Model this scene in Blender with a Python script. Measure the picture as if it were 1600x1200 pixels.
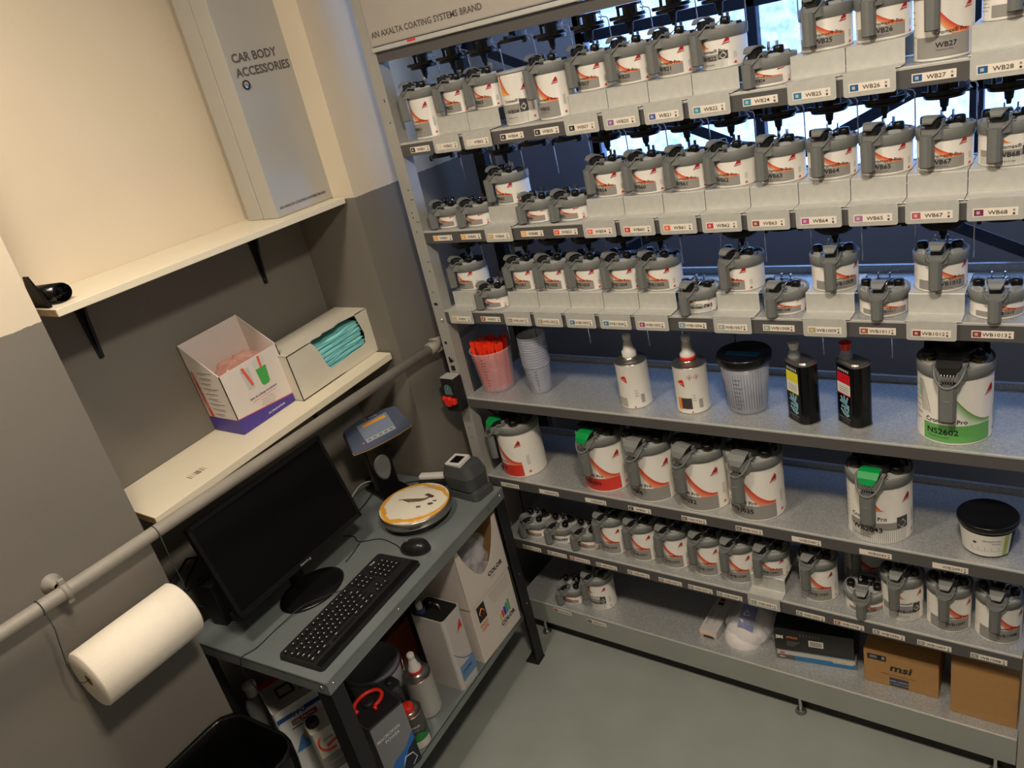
import bpy, bmesh, math, random
from mathutils import Vector, Matrix
random.seed(7)
PI = math.pi
sc = bpy.context.scene
COL = sc.collection
for o in list(bpy.data.objects):
    bpy.data.objects.remove(o)

# ------------------------------------------------------------------ camera, world, lights, exposure
cd = bpy.data.cameras.new('camera'); cam = bpy.data.objects.new('camera', cd); COL.objects.link(cam)
cd.sensor_width = 36; cd.lens = 27.3609; cd.clip_start = .02
RX = Vector((0.803100, 0.557154, -0.211211)); RY = -Vector((0.073609, -0.444528, -0.892735)); RZ = -Vector((-0.591280, 0.701408, -0.398012))
m = Matrix.Identity(4)
for i in range(3):
    m[i][0] = RX[i]; m[i][1] = RY[i]; m[i][2] = RZ[i]
m[0][3], m[1][3], m[2][3] = 0.0, -1.75, 2.08
cam.matrix_world = m
sc.camera = cam
w = bpy.data.worlds.new('world'); sc.world = w; w.use_nodes = True
w.node_tree.nodes['Background'].inputs[0].default_value = (.55, .7, 1, 1)
w.node_tree.nodes['Background'].inputs[1].default_value = .25
sc.view_settings.view_transform = 'Standard'; sc.view_settings.look = 'None'
sc.view_settings.exposure = 0.55; sc.view_settings.gamma = 1
LAMPS = [((-1.28, -1.28, 2.80), 10.0), ((-.10, -1.25, 2.80), 20.0)]
WINDOW_POWER = 4.9
for i, (p, e) in enumerate(LAMPS):
    ld = bpy.data.lights.new('ceiling_lamp_light', 'AREA'); ld.shape = 'SQUARE'; ld.size = .22
    ld.energy = e; ld.color = (1, .87, .70)
    lo = bpy.data.objects.new('ceiling_lamp_light', ld); lo.location = p; COL.objects.link(lo)

# ------------------------------------------------------------------ materials
def lin(c):
    c = c / 255.0
    return c / 12.92 if c <= .04045 else ((c + .055) / 1.055) ** 2.4
def rgb(r, g, b): return (lin(r), lin(g), lin(b), 1)
def mat(name, col, rough=.5, metal=0, noise=None, bump=None, alpha=1, emis=None, trans=0, spec=.5, ior=1.45):
    M = bpy.data.materials.new(name); M.use_nodes = True
    nt = M.node_tree; b = nt.nodes['Principled BSDF']
    b.inputs['Base Color'].default_value = col
    b.inputs['Roughness'].default_value = rough; b.inputs['Metallic'].default_value = metal
    b.inputs['Specular IOR Level'].default_value = spec
    b.inputs['Alpha'].default_value = alpha; b.inputs['Transmission Weight'].default_value = trans
    b.inputs['IOR'].default_value = ior
    if emis:
        b.inputs['Emission Color'].default_value = emis[0]; b.inputs['Emission Strength'].default_value = emis[1]
    if noise:
        sc_, amt, kind = noise
        tc = nt.nodes.new('ShaderNodeTexCoord')
        if kind == 'v':
            tx = nt.nodes.new('ShaderNodeTexVoronoi'); tx.inputs['Scale'].default_value = sc_; out = tx.outputs['Color']
            bw = nt.nodes.new('ShaderNodeRGBToBW'); nt.links.new(out, bw.inputs[0]); out = bw.outputs[0]
        else:
            tx = nt.nodes.new('ShaderNodeTexNoise'); tx.inputs['Scale'].default_value = sc_; tx.inputs['Detail'].default_value = 5; out = tx.outputs['Fac']
        nt.links.new(tc.outputs['Object'], tx.inputs['Vector'])
        rp = nt.nodes.new('ShaderNodeMapRange'); rp.inputs['From Min'].default_value = .25; rp.inputs['From Max'].default_value = .75
        rp.inputs['To Min'].default_value = 1 - amt; rp.inputs['To Max'].default_value = 1 + amt
        nt.links.new(out, rp.inputs['Value'])
        mx = nt.nodes.new('ShaderNodeVectorMath'); mx.operation = 'SCALE'; mx.inputs[0].default_value = col[:3]
        nt.links.new(rp.outputs[0], mx.inputs['Scale']); nt.links.new(mx.outputs[0], b.inputs['Base Color'])
    if bump:
        tc = nt.nodes.new('ShaderNodeTexCoord'); tx = nt.nodes.new('ShaderNodeTexNoise'); tx.inputs['Scale'].default_value = bump[0]; tx.inputs['Detail'].default_value = 4
        bp = nt.nodes.new('ShaderNodeBump'); bp.inputs['Strength'].default_value = bump[1]; bp.inputs['Distance'].default_value = .002
        nt.links.new(tc.outputs['Object'], tx.inputs['Vector']); nt.links.new(tx.outputs['Fac'], bp.inputs['Height']); nt.links.new(bp.outputs[0], b.inputs['Normal'])
    return M
def attr_mat(name, rough=.45, metal=0, spec=.5):
    M = mat(name, (1, 1, 1, 1), rough, metal, spec=spec); nt = M.node_tree
    a = nt.nodes.new('ShaderNodeAttribute'); a.attribute_name = 'Col'
    nt.links.new(a.outputs['Color'], nt.nodes['Principled BSDF'].inputs['Base Color'])
    return M
PRINT = attr_mat('printed_ink'); PRINTG = attr_mat('printed_gloss', .25)
# two-tone wall paint: the lower part of the walls is painted grey (a real paint line)
def wall_paint(low=rgb(124, 119, 111), nm='wall_paint', high=rgb(220, 206, 183)):
    M = mat(nm, (1, 1, 1, 1), .75, bump=(90, .35), spec=.25); nt = M.node_tree; b = nt.nodes['Principled BSDF']
    g = nt.nodes.new('ShaderNodeNewGeometry'); s = nt.nodes.new('ShaderNodeSeparateXYZ'); nt.links.new(g.outputs['Position'], s.inputs[0])
    n = nt.nodes.new('ShaderNodeTexNoise'); n.inputs['Scale'].default_value = 60
    nt.links.new(g.outputs['Position'], n.inputs['Vector'])
    ma = nt.nodes.new('ShaderNodeMath'); ma.operation = 'MULTIPLY_ADD'; ma.inputs[1].default_value = .006; nt.links.new(n.outputs['Fac'], ma.inputs[0]); nt.links.new(s.outputs['Z'], ma.inputs[2])
    c = nt.nodes.new('ShaderNodeMath'); c.operation = 'GREATER_THAN'; c.inputs[1].default_value = 1.751; nt.links.new(ma.outputs[0], c.inputs[0])
    n2 = nt.nodes.new('ShaderNodeTexNoise'); n2.inputs['Scale'].default_value = 3; nt.links.new(g.outputs['Position'], n2.inputs['Vector'])
    rp = nt.nodes.new('ShaderNodeMapRange'); rp.inputs['To Min'].default_value = .9; rp.inputs['To Max'].default_value = 1.08; nt.links.new(n2.outputs['Fac'], rp.inputs['Value'])
    mx = nt.nodes.new('ShaderNodeMix'); mx.data_type = 'RGBA'
    mx.inputs['A'].default_value = low; mx.inputs['B'].default_value = high
    nt.links.new(c.outputs[0], mx.inputs['Factor'])
    sv = nt.nodes.new('ShaderNodeVectorMath'); sv.operation = 'SCALE'; nt.links.new(mx.outputs['Result'], sv.inputs[0]); nt.links.new(rp.outputs[0], sv.inputs['Scale'])
    nt.links.new(sv.outputs[0], b.inputs['Base Color'])
    return M
def window_glass():
    M = mat('frosted_glass', (.4, .5, .6, 1), .5, noise=(9, .3, 'n')); nt = M.node_tree; b = nt.nodes['Principled BSDF']
    tc = nt.nodes.new('ShaderNodeTexCoord'); n = nt.nodes.new('ShaderNodeTexNoise'); n.inputs['Scale'].default_value = 38; n.inputs['Detail'].default_value = 3
    n3 = nt.nodes.new('ShaderNodeTexNoise'); n3.inputs['Scale'].default_value = 2.5
    nt.links.new(tc.outputs['Object'], n.inputs['Vector']); nt.links.new(tc.outputs['Object'], n3.inputs['Vector'])
    ad = nt.nodes.new('ShaderNodeMath'); ad.operation = 'ADD'; nt.links.new(n.outputs['Fac'], ad.inputs[0]); nt.links.new(n3.outputs['Fac'], ad.inputs[1])
    rp = nt.nodes.new('ShaderNodeMapRange'); rp.inputs['From Min'].default_value = .7; rp.inputs['From Max'].default_value = 1.3; rp.inputs['To Min'].default_value = .22 * WINDOW_POWER; rp.inputs['To Max'].default_value = WINDOW_POWER * .62
    nt.links.new(ad.outputs[0], rp.inputs['Value'])
    b.inputs['Emission Color'].default_value = (.28, .49, 1, 1)
    nt.links.new(rp.outputs[0], b.inputs['Emission Strength'])
    return M
WALL = wall_paint(); WALLB = wall_paint(rgb(158, 168, 192), 'wall_paint_daylight_tint', rgb(206, 214, 230)); GLASSW = window_glass()  # WALLB: back wall paint lightened and blued, window daylight put into its colour
FLOOR = mat('grey_floor_paint', rgb(146, 151, 145), .5, noise=(5, .10, 'n'), bump=(30, .15))
CEIL = mat('ceiling_white', rgb(205, 200, 190), .8, noise=(4, .04, 'n'))
GALV = mat('galvanised_steel', rgb(184, 186, 186), .42, .5, noise=(260, .12, 'v'))
GALV2 = mat('riser_steel', rgb(198, 198, 192), .5, .3, noise=(60, .07, 'n'))
BAND = mat('dark_grey_rail', rgb(84, 82, 82), .5, noise=(40, .05, 'n'))
POST = mat('light_grey_enamel', rgb(168, 166, 160), .45, .1, noise=(30, .04, 'n'))
HEADER = mat('header_enamel', rgb(178, 172, 164), .5, .1, noise=(10, .03, 'n'))
DARKST = mat('black_steel', rgb(32, 33, 36), .5, .1, noise=(30, .1, 'n'))
NAVY = mat('dark_frame_paint', rgb(35, 45, 66), .5, noise=(20, .1, 'n'))
WHITE = mat('white_tin', rgb(226, 222, 214), .35, noise=(8, .02, 'n'))
LIDG = mat('grey_plastic', rgb(122, 124, 122), .5, noise=(40, .05, 'n'))
LIDL = mat('pale_lid_plastic', rgb(172, 174, 172), .4, noise=(40, .04, 'n'))
HANDLE = mat('handle_plastic', rgb(112, 114, 112), .55, noise=(60, .05, 'n'))
BLK = mat('black_plastic', rgb(16, 16, 17), .28, noise=(30, .1, 'n'))
BLKM = mat('matt_black_plastic', rgb(26, 26, 27), .55, noise=(30, .1, 'n'))
BRASS = mat('brass', rgb(150, 120, 60), .3, .9, noise=(30, .1, 'n'))
CHROME = mat('chrome', rgb(215, 215, 220), .15, 1, noise=(30, .04, 'n'))
TINMET = mat('tinplate', rgb(170, 168, 162), .28, .9, noise=(30, .06, 'n'))
GREEN = mat('green_plastic', rgb(10, 150, 72), .35, noise=(30, .05, 'n'))
REDP = mat('red_plastic', rgb(225, 48, 36), .38, noise=(30, .05, 'n'))
ORSTICK = mat('orange_red_plastic', rgb(255, 62, 26), .35, noise=(30, .08, 'n'))
MELA = mat('white_melamine', rgb(232, 222, 198), .4, noise=(12, .02, 'n'))
CHIP = mat('chipboard', rgb(176, 150, 108), .8, noise=(160, .25, 'n'))
TABLE = mat('blue_grey_table_enamel', rgb(134, 142, 142), .3, .35, noise=(7, .10, 'n'))
PIPE = mat('painted_pipe', rgb(150, 144, 134), .5, noise=(14, .08, 'n'), bump=(60, .2))
PAPER = mat('white_paper', rgb(242, 232, 214), .85, noise=(40, .02, 'n'), bump=(150, .25))
CARD = mat('brown_cardboard', rgb(176, 134, 84), .8, noise=(50, .06, 'n'))
CARDW = mat('white_cardboard', rgb(214, 208, 192), .7, noise=(10, .05, 'n'))
CARDP = mat('glossy_white_cardboard', rgb(226, 216, 208), .45, noise=(10, .03, 'n'))
CLEAR = mat('clear_plastic', (.85, .88, .92, 1), .12, alpha=.28, noise=(25, .1, 'n'))
FROST = mat('milky_plastic', (.78, .80, .90, 1), .3, alpha=.32, noise=(25, .1, 'n'))
TURQ = mat('turquoise_cloth', rgb(146, 222, 224), .8, noise=(30, .1, 'n'), bump=(40, .5))
SCREEN = mat('dark_screen', rgb(7, 7, 8), .5, spec=.2, noise=(5, .05, 'n'))
BAG = mat('black_bin_bag', rgb(10, 10, 10), .22, noise=(20, .2, 'n'), bump=(22, .8))
CABLE = mat('black_cable', rgb(18, 18, 18), .5, noise=(30, .1, 'n'))
CABLEW = mat('white_cable', rgb(200, 198, 190), .5, noise=(30, .05, 'n'))
STRING = mat('dark_green_string', rgb(40, 52, 44), .7, noise=(200, .2, 'n'))
STAIN = mat('rubber_grey', rgb(66, 69, 70), .5, noise=(30, .06, 'n'))
LAMPM = mat('lamp_diffuser', (1, 1, 1, 1), .4, emis=((1, .87, .70, 1), 12), noise=(4, .01, 'n'))

# ------------------------------------------------------------------ mesh builder
class MB:
    def __init__(s): s.v = []; s.f = []; s.mi = []; s.c = []; s.mats = []; s.sm = []
    def mid(s, M):
        if M not in s.mats: s.mats.append(M)
        return s.mats.index(M)
    def add(s, vs, fs, M, col=(1, 1, 1, 1), smooth=False):
        n = len(s.v); k = s.mid(M)
        s.v += [tuple(p) for p in vs]
        s.c += (col if isinstance(col, list) else [col] * len(vs))
        for f in fs:
            s.f.append(tuple(i + n for i in f)); s.mi.append(k); s.sm.append(smooth)
        return s
    def box(s, a, b, M, col=(1, 1, 1, 1), T=None, bev=0):
        x0, y0, z0 = a; x1, y1, z1 = b
        if bev > 0:
            bev = min(bev, abs(x1 - x0) / 2.01, abs(y1 - y0) / 2.01, abs(z1 - z0) / 2.01)
            bm = bmesh.new(); bmesh.ops.create_cube(bm, size=1)
            for v in bm.verts: v.co = Vector(((v.co.x + .5) * (x1 - x0) + x0, (v.co.y + .5) * (y1 - y0) + y0, (v.co.z + .5) * (z1 - z0) + z0))
            bmesh.ops.bevel(bm, geom=bm.edges[:], offset=bev, segments=2, affect='EDGES', profile=.5)
            bm.verts.index_update()
            vs = [v.co.copy() for v in bm.verts]; fs = [[v.index for v in f.verts] for f in bm.faces]; bm.free()
        else:
            vs = [Vector(p) for p in ((x0, y0, z0), (x1, y0, z0), (x1, y1, z0), (x0, y1, z0), (x0, y0, z1), (x1, y0, z1), (x1, y1, z1), (x0, y1, z1))]
            fs = [(0, 3, 2, 1), (4, 5, 6, 7), (0, 1, 5, 4), (1, 2, 6, 5), (2, 3, 7, 6), (3, 0, 4, 7)]
        if T is not None: vs = [T @ v for v in vs]
        return s.add(vs, fs, M, col)
    def lathe(s, prof, M, c=(0, 0, 0), n=32, T=None, a0=0, a1=2 * PI, col=(1, 1, 1, 1), smooth=True):
        vs = []; fs = []; full = abs(a1 - a0 - 2 * PI) < 1e-6; k = n if full else n + 1
        for r, z in prof:
            for i in range(k):
                a = a0 + (a1 - a0) * i / n
                vs.append(Vector((c[0] + r * math.cos(a), c[1] + r * math.sin(a), c[2] + z)))
        for j in range(len(prof) - 1):
            for i in range(n):
                i2 = (i + 1) % k
                fs.append((j * k + i, j * k + i2, (j + 1) * k + i2, (j + 1) * k + i))
        if T is not None: vs = [T @ v for v in vs]
        return s.add(vs, fs, M, col, smooth)
    def cyl(s, p, r, h, M, n=20, T=None, col=(1, 1, 1, 1), r2=None):
        r2 = r if r2 is None else r2
        e = min(r, r2, abs(h)) * .12
        return s.lathe([(1e-5, 0), (r - e, 0), (r, e), (r2, h - e), (r2 - e, h), (1e-5, h)], M, p, n, T, col=col, smooth=False)
    def tube(s, pts, r, M, n=8, col=(1, 1, 1, 1)):
        pts = [Vector(p) for p in pts]; vs = []; fs = []
        up = None
        for i, p in enumerate(pts):
            d = (pts[min(i + 1, len(pts) - 1)] - pts[max(i - 1, 0)]).normalized()
            if up is None: up = Vector((0, 0, 1)) if abs(d.z) < .9 else Vector((1, 0, 0))
            a = d.cross(up)
            if a.length < 1e-4: a = d.cross(Vector((0, 1, .1)))
            a.normalize(); b = a.cross(d).normalized(); up = b
            for k in range(n):
                t = 2 * PI * k / n; vs.append(p + a * (math.cos(t) * r) + b * (math.sin(t) * r))
        for i in range(len(pts) - 1):
            for k in range(n):
                k2 = (k + 1) % n; fs.append((i * n + k, i * n + k2, (i + 1) * n + k2, (i + 1) * n + k))
        fs.append(tuple(range(n))[::-1]); fs.append(tuple(range((len(pts) - 1) * n, len(pts) * n)))
        return s.add(vs, fs, M, col, True)
    def prism(s, out, z0, z1, M, T=None, col=(1, 1, 1, 1), taper=1, c=None):
        n = len(out)
        if c is None: c = (sum(p[0] for p in out) / n, sum(p[1] for p in out) / n)
        vs = [Vector((p[0], p[1], z0)) for p in out] + [Vector((c[0] + (p[0] - c[0]) * taper, c[1] + (p[1] - c[1]) * taper, z1)) for p in out]
        if T is not None: vs = [T @ v for v in vs]
        fs = [tuple(range(n))[::-1], tuple(range(n, 2 * n))] + [(i, (i + 1) % n, n + (i + 1) % n, n + i) for i in range(n)]
        return s.add(vs, fs, M, col)
    def sheet(s, prof, w0, w1, th, M, axis='x'):
        # bent sheet: profile in (y,z), extruded along x from w0 to w1 with thickness
        n = len(prof); vs = []; nrm = []
        for i in range(n):
            a = Vector(prof[max(i - 1, 0)]); b = Vector(prof[min(i + 1, n - 1)]); d = (b - a).normalized(); nrm.append(Vector((-d.y, d.x)))
        for x in (w0, w1):
            for i in range(n): vs.append((x, prof[i][0], prof[i][1]))
            for i in range(n): vs.append((x, prof[i][0] - nrm[i].x * th, prof[i][1] - nrm[i].y * th))
        fs = []
        for i in range(n - 1):
            fs += [(i, i + 1, 2 * n + i + 1, 2 * n + i), (n + i + 1, n + i, 3 * n + i, 3 * n + i + 1), (i + 1, i, n + i, n + i + 1), (2 * n + i, 2 * n + i + 1, 3 * n + i + 1, 3 * n + i)]
        fs += [(0, 2 * n, 3 * n, n), (n - 1, 2 * n - 1, 4 * n - 1, 3 * n - 1)]
        return s.add(vs, fs, M)
    def quad(s, pts, M, col=(1, 1, 1, 1)): return s.add(pts, [tuple(range(len(pts)))], M, col)
    def patch(s, fn, us, vs_, M, colf):
        P = [fn(u, v) for v in vs_ for u in us]; nu = len(us)
        c = [colf(u, v) for v in vs_ for u in us]
        fs = [(j * nu + i, j * nu + i + 1, (j + 1) * nu + i + 1, (j + 1) * nu + i) for j in range(len(vs_) - 1) for i in range(nu - 1)]
        return s.add(P, fs, M, c, True)
    def text(s, t, size, fn, col, M=None, bold=0, align='LEFT', sx=1):
        vs, fs, w = text2d(t, bold)
        off = {'LEFT': 0, 'CENTER': -w / 2, 'RIGHT': -w}[align]
        return s.add([fn((x + off) * size * sx, y * size) for x, y in vs], fs, M or PRINT, col)
    def build(s, name, parent=None, loc=None):
        me = bpy.data.meshes.new(name)
        me.from_pydata(s.v, [], s.f)
        for M in s.mats: me.materials.append(M)
        me.polygons.foreach_set('material_index', s.mi); me.polygons.foreach_set('use_smooth', s.sm)
        if any(c != (1, 1, 1, 1) for c in s.c):
            a = me.color_attributes.new('Col', 'FLOAT_COLOR', 'POINT')
            a.data.foreach_set('color', [q for c in s.c for q in c])
        me.update()
        o = bpy.data.objects.new(name, me); COL.objects.link(o)
        if parent: o.parent = parent
        if loc: o.location = loc
        return o
_tc = {}
def text2d(t, bold=0):
    k = (t, bold)
    if k not in _tc:
        c = bpy.data.curves.new('t', 'FONT'); c.body = t; c.size = 1; c.resolution_u = 2; c.offset = bold
        o = bpy.data.objects.new('t', c); COL.objects.link(o)
        me = o.to_mesh(); vs = [(v.co.x, v.co.y) for v in me.vertices]; fs = [tuple(p.vertices) for p in me.polygons]
        o.to_mesh_clear(); bpy.data.objects.remove(o); bpy.data.curves.remove(c)
        w = max([v[0] for v in vs] or [0]); _tc[k] = (vs, fs, w)
    return _tc[k]
def tag(o, label=None, cat=None, group=None, kind=None):
    if label: o['label'] = label
    if cat: o['category'] = cat
    if group: o['group'] = group
    if kind: o['kind'] = kind
    return o
def empty(name, loc=(0, 0, 0), rz=0, label=None, cat=None, group=None, rx=0):
    o = bpy.data.objects.new(name, None); o.empty_display_size = .05; COL.objects.link(o)
    o.location = loc; o.rotation_euler = (rx, 0, rz)
    return tag(o, label, cat, group)
def link_copy(src, parent):
    c = src.copy(); COL.objects.link(c); c.parent = parent; return c
def circ(r, n=24, c=(0, 0)): return [(c[0] + r * math.cos(2 * PI * i / n), c[1] + r * math.sin(2 * PI * i / n)) for i in range(n)]
def rrect(x0, y0, x1, y1, r, n=4):
    out = []
    for cx, cy, a in ((x1 - r, y0 + r, -90), (x1 - r, y1 - r, 0), (x0 + r, y1 - r, 90), (x0 + r, y0 + r, 180)):
        for i in range(n + 1):
            t = math.radians(a + 90 * i / n); out.append((cx + r * math.cos(t), cy + r * math.sin(t)))
    return out
def lerp(a, b, t): return a + (b - a) * t
def mixc(a, b, t): return tuple(lerp(a[i], b[i], t) for i in range(4))
W4 = (1, 1, 1, 1)
cBLACK = rgb(28, 26, 26); cRED = rgb(214, 46, 34); cORG = rgb(236, 98, 44); cGREY = rgb(150, 147, 142); cDRED = rgb(178, 26, 34)
cWHITE = rgb(232, 228, 220)

# ------------------------------------------------------------------ room
def struct(mb, name): return tag(mb.build(name), kind='structure')
XL, XA, YA, YB, YW = -1.81, -2.10, -1.08, -.12, .60
struct(MB().box((-2.3, -3.3, -.1), (1.7, .75, 0), FLOOR), 'floor')
struct(MB().box((-2.3, -3.3, 2.86), (1.7, .75, 2.96), CEIL), 'ceiling')
mb = MB(); mb.box((-2.3, -3.3, 0), (XL, YA, 2.86), WALL); mb.box((-2.3, YA, 0), (XA, YB, 2.86), WALL); mb.box((-2.3, YB, 0), (XL, .75, 2.86), WALL)
struct(mb, 'wall_left')
WX0, WX1, WZ0, WZ1 = -1.36, 1.1, 1.46, 2.62
mb = MB(); mb.box((XL, YW, 0), (WX0, .75, 2.86), WALLB); mb.box((WX1, YW, 0), (1.7, .75, 2.86), WALLB)
mb.box((WX0, YW, 0), (WX1, .75, WZ0), WALLB); mb.box((WX0, YW, WZ1), (WX1, .75, 2.86), WALLB)
struct(mb, 'wall_back')
struct(MB().box((1.55, -3.3, 0), (1.7, .6, 2.86), WALL), 'wall_right')
struct(MB().box((XL, -3.3, 0), (1.55, -3.2, 2.86), WALL), 'wall_front')
win = tag(empty('window_1', (WX0, YW, WZ0)), kind='structure')
mb = MB(); k = 0
x = -.02
while x < WX1 - WX0 + .1:
    mb.box((x - .016, .0, 0), (x + .016, .05, WZ1 - WZ0), NAVY, bev=.003); x += .5535
for z in (-.005, .27, .57, .87, 1.14): mb.box((-.02, .0, z - .016), (WX1 - WX0, .05, z + .016), NAVY, bev=.003)
mb.build('window_frame', win)
MB().box((0, .03, 0), (WX1 - WX0, .036, WZ1 - WZ0), GLASSW).build('window_pane', win)
for i, (p, e) in enumerate(LAMPS):
    t = empty('ceiling_lamp', (p[0], p[1], 2.86), 0, ['square ceiling lamp nearest the desk alcove and left wall', 'square ceiling lamp above the middle of the paint rack'][i], 'ceiling lamp', 'ceiling lamps')
    MB().box((-.16, -.16, -.04), (.16, .16, 0), POST, bev=.005).build('lamp_housing', t)
    MB().box((-.13, -.13, -.046), (.13, .13, -.041), LAMPM).build('lamp_diffuser', t)

# ------------------------------------------------------------------ rack
N = 14; X0 = -1.609; PITCH = .1112
col_x = lambda i: X0 + PITCH * i
SX0, SX1, DEP = -1.682, -.074, .33
SZ = {1: (1.828, 1.868), 2: (1.560, 1.600), 3: (1.295, 1.337), 4: (.983, 1.020), 5: (.668, .709), 6: (.402, .447)}
rack = empty('mixing_rack', (0, 0, 0), 0, 'tall grey steel paint mixing rack with galvanised shelves full of white tins', 'shelving rack')
for x0 in (-1.728, -.072):
    mb = MB(); mb.box((x0, -.002, 0), (x0 + .045, .001, 2.55), POST); mb.box((x0, .001, 0), (x0 + .002, .04, 2.55), POST); mb.box((x0 + .043, .001, 0), (x0 + .045, .04, 2.55), POST)
    for z in (1.995, 1.99, 1.93, 1.73, 1.66, 1.645, 1.6, 1.47, 1.40, .9, .86, .62, .5, .3):
        xx = x0 + (.03 if int(z * 100) % 2 else .02)
        mb.cyl((0, 0, 0), .0022, .0008, BLKM, 8, Matrix.Translation((xx, -.002, z)) @ Matrix.Rotation(PI / 2, 4, 'X'))
    for z in (1.70, 1.63, 1.50): mb.box((x0 + .028, -.0028, z), (x0 + .042, -.0018, z + .0015), BLKM)
    mb.build('front_post', rack)
    m2 = MB()
    if x0 < -1:
        for z, w_, h_ in ((1.355, .013, .008), (1.218, .009, .008), (1.155, .02, .003), (1.15, .012, .02), (1.12, .016, .018)): m2.box((x0 + .012, -.0035, z), (x0 + .012 + w_, -.0018, z + h_), BLKM)
        m2.box((x0 + .02, -.004, 1.165), (x0 + .036, -.002, 1.20), POST)
        m2.cyl((0, 0, 0), .005, .006, CHROME, 10, Matrix.Translation((x0 + .03, -.002, 1.305)) @ Matrix.Rotation(PI / 2, 4, 'X')); m2.build('post_slots_and_bolt', rack)
for x0 in (-1.69, -.09): MB().box((x0, DEP, 0), (x0 + .045, DEP + .03, 2.5), DARKST, bev=.003).build('back_post', rack)
for za, zb in ((1.19, 1.91), (2.11, 1.33)):
    d = Vector((1.63, 0, zb - za)); L = d.length; a = math.atan2(d.z, d.x)
    MB().box((0, 0, -.014), (L, .003, .014), NAVY, T=Matrix.Translation((-1.68, DEP + .012 + (.01 if za > 2 else 0), za)) @ Matrix.Rotation(-a, 4, 'Y')).build('cross_brace', rack)
hd = MB(); hd.box((-1.684, -.012, 2.136), (-.07, .03, 2.5), HEADER, bev=.004); hd.box((-1.684, -.014, 2.122), (-.07, .028, 2.134), GALV2, bev=.002); hd.box((-1.684, -.001, 2.093), (-.07, .028, 2.121), BAND)
hd = hd.build('header_panel', rack)
MB().text('AN AXALTA COATING SYSTEMS BRAND', .0222, lambda x, y: (-1.672 + x, -.0128, 2.158 + y), rgb(92, 86, 82), bold=.02, sx=.98).build('header_lettering', hd)
mb = MB(); mb.box((-1.545, -.0148, 2.128), (-1.515, -.0142, 2.1335), REDP); mb.build('red_mark', hd)
shelves = {}
def shelf_mesh(z0, z1, base=False):
    mb = MB(); mb.box((SX0, .0, z1 - .002), (SX1, DEP, z1), GALV); mb.box((SX0, DEP - .012, z1), (SX1, DEP - .010, z1 + .018), GALV); mb.box((SX0, DEP - .012, z1 + .017), (SX1, DEP, z1 + .0185), GALV)
    mb.box((SX0, -.0022, z1 - .0060), (SX1, .003, z1 + .0004), GALV2, bev=.0012)
    mb.box((SX0, DEP - .002, z0), (SX1, DEP, z1 - .002), BAND)
    return mb
for k, (z0, z1) in SZ.items():
    s_ = shelf_mesh(z0, z1).build('shelf', rack); shelves[k] = s_
    MB().box((SX0, -.001, z0), (SX1, .002, z1 - .0061), BAND).build('front_rail', s_)
s_ = shelf_mesh(.065, .16).build('base_shelf', rack); shelves[7] = s_
mb = MB(); mb.box((SX0, -.001, .065), (SX1, .002, .1555), mat('base_enamel', rgb(160, 164, 158), .5, .1, noise=(6, .05, 'n')))
mb.build('base_front_panel', s_)
mb = MB()
mb.box((SX0, .03, .005), (SX1, DEP, .064), BLKM); mb.build('plinth', rack)
for x in (-1.60, -.64, -.12):
    mb = MB(); mb.cyl((x, .012, 0), .018, .012, TINMET, 18, r2=.013); mb.cyl((x, .012, .012), .005, .053, CHROME, 10); mb.build('levelling_foot', rack)

# stirring drives hanging under the shelves
def drive_mesh(s=1.0):
    mb = MB()
    mb.lathe([(.030 * s, -.030), (.037 * s, -.031), (.0385 * s, -.035), (.037 * s, -.039), (.030 * s, -.038), (.030 * s, -.030)], BLK, n=28)
    for a in range(5):
        t = a * 2 * PI / 5; mb.box((-.003, 0, -.037), (.003, .032 * s, -.032), BLK, T=Matrix.Rotation(t, 4, 'Z'))
    mb.lathe([(.001, -.030), (.013, -.030), (.014, -.036), (.009, -.044), (.0075, -.058), (.005, -.060), (.004, -.068), (.001, -.068)], BLKM, n=14)
    mb.cyl((0, 0, -.03), .013, .028, BLK, 12); mb.cyl((-.026 * s, 0, -.031), .004, .026, BLK, 8)
    mb.box((-.028, -.006, -.006), (.028, .02, 0), BLKM); mb.box((.008, -.012, -.024), (.026, .0, -.004), BLKM, bev=.002)
    mb.lathe([(.040 * s, -.022), (.046 * s, -.022), (.046 * s, -.030), (.040 * s, -.030), (.040 * s, -.022)], BLK, n=18, a0=-2.6, a1=-.1, smooth=False)
    return mb
def arm_mesh():
    mb = MB()
    mb.lathe([(.032, -.014), (.044, -.016), (.044, -.024), (.034, -.024), (.032, -.014)], BLK, n=18, a0=-2.75, a1=-.25, smooth=False)
    mb.box((-.006, -.044, -.016), (.006, .012, -.008), BLKM); mb.box((-.01, -.01, -.012), (.01, .02, 0), BLKM)
    mb.box((.032, -.018, -.032), (.044, -.006, -.016), BLK, bev=.002); mb.box((-.046, -.022, -.034), (-.038, -.012, -.018), BLK, bev=.002)
    return mb
def rod_mesh(L):
    mb = MB(); mb.tube([(.036, -.014, -.014), (.047, -.012, -.015), (.056, -.010, -.018), (.0585, -.009, -.026), (.0585, -.007, -L)], .0015, CHROME, 6)
    mb.tube([(.036, -.014, -.003), (.046, -.016, -.012), (.040, -.014, -.022), (.050, -.012, -.028)], .0012, CHROME, 5)
    mb.tube([(.046, -.014, -.003), (.038, -.016, -.012), (.048, -.014, -.024)], .0008, CHROME, 5)
    return mb
D1 = drive_mesh(); A1 = arm_mesh(); 
_drv = D1.build('stirrer_drive'); _arm = A1.build('drive_arm'); _rod = rod_mesh(.112).build('lift_rod'); _drvB = drive_mesh(1.35).build('stirrer_drive')
def hang(parent, src, x, y, z):
    c = link_copy(src, parent); c.location = (x, y, z); return c

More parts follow.
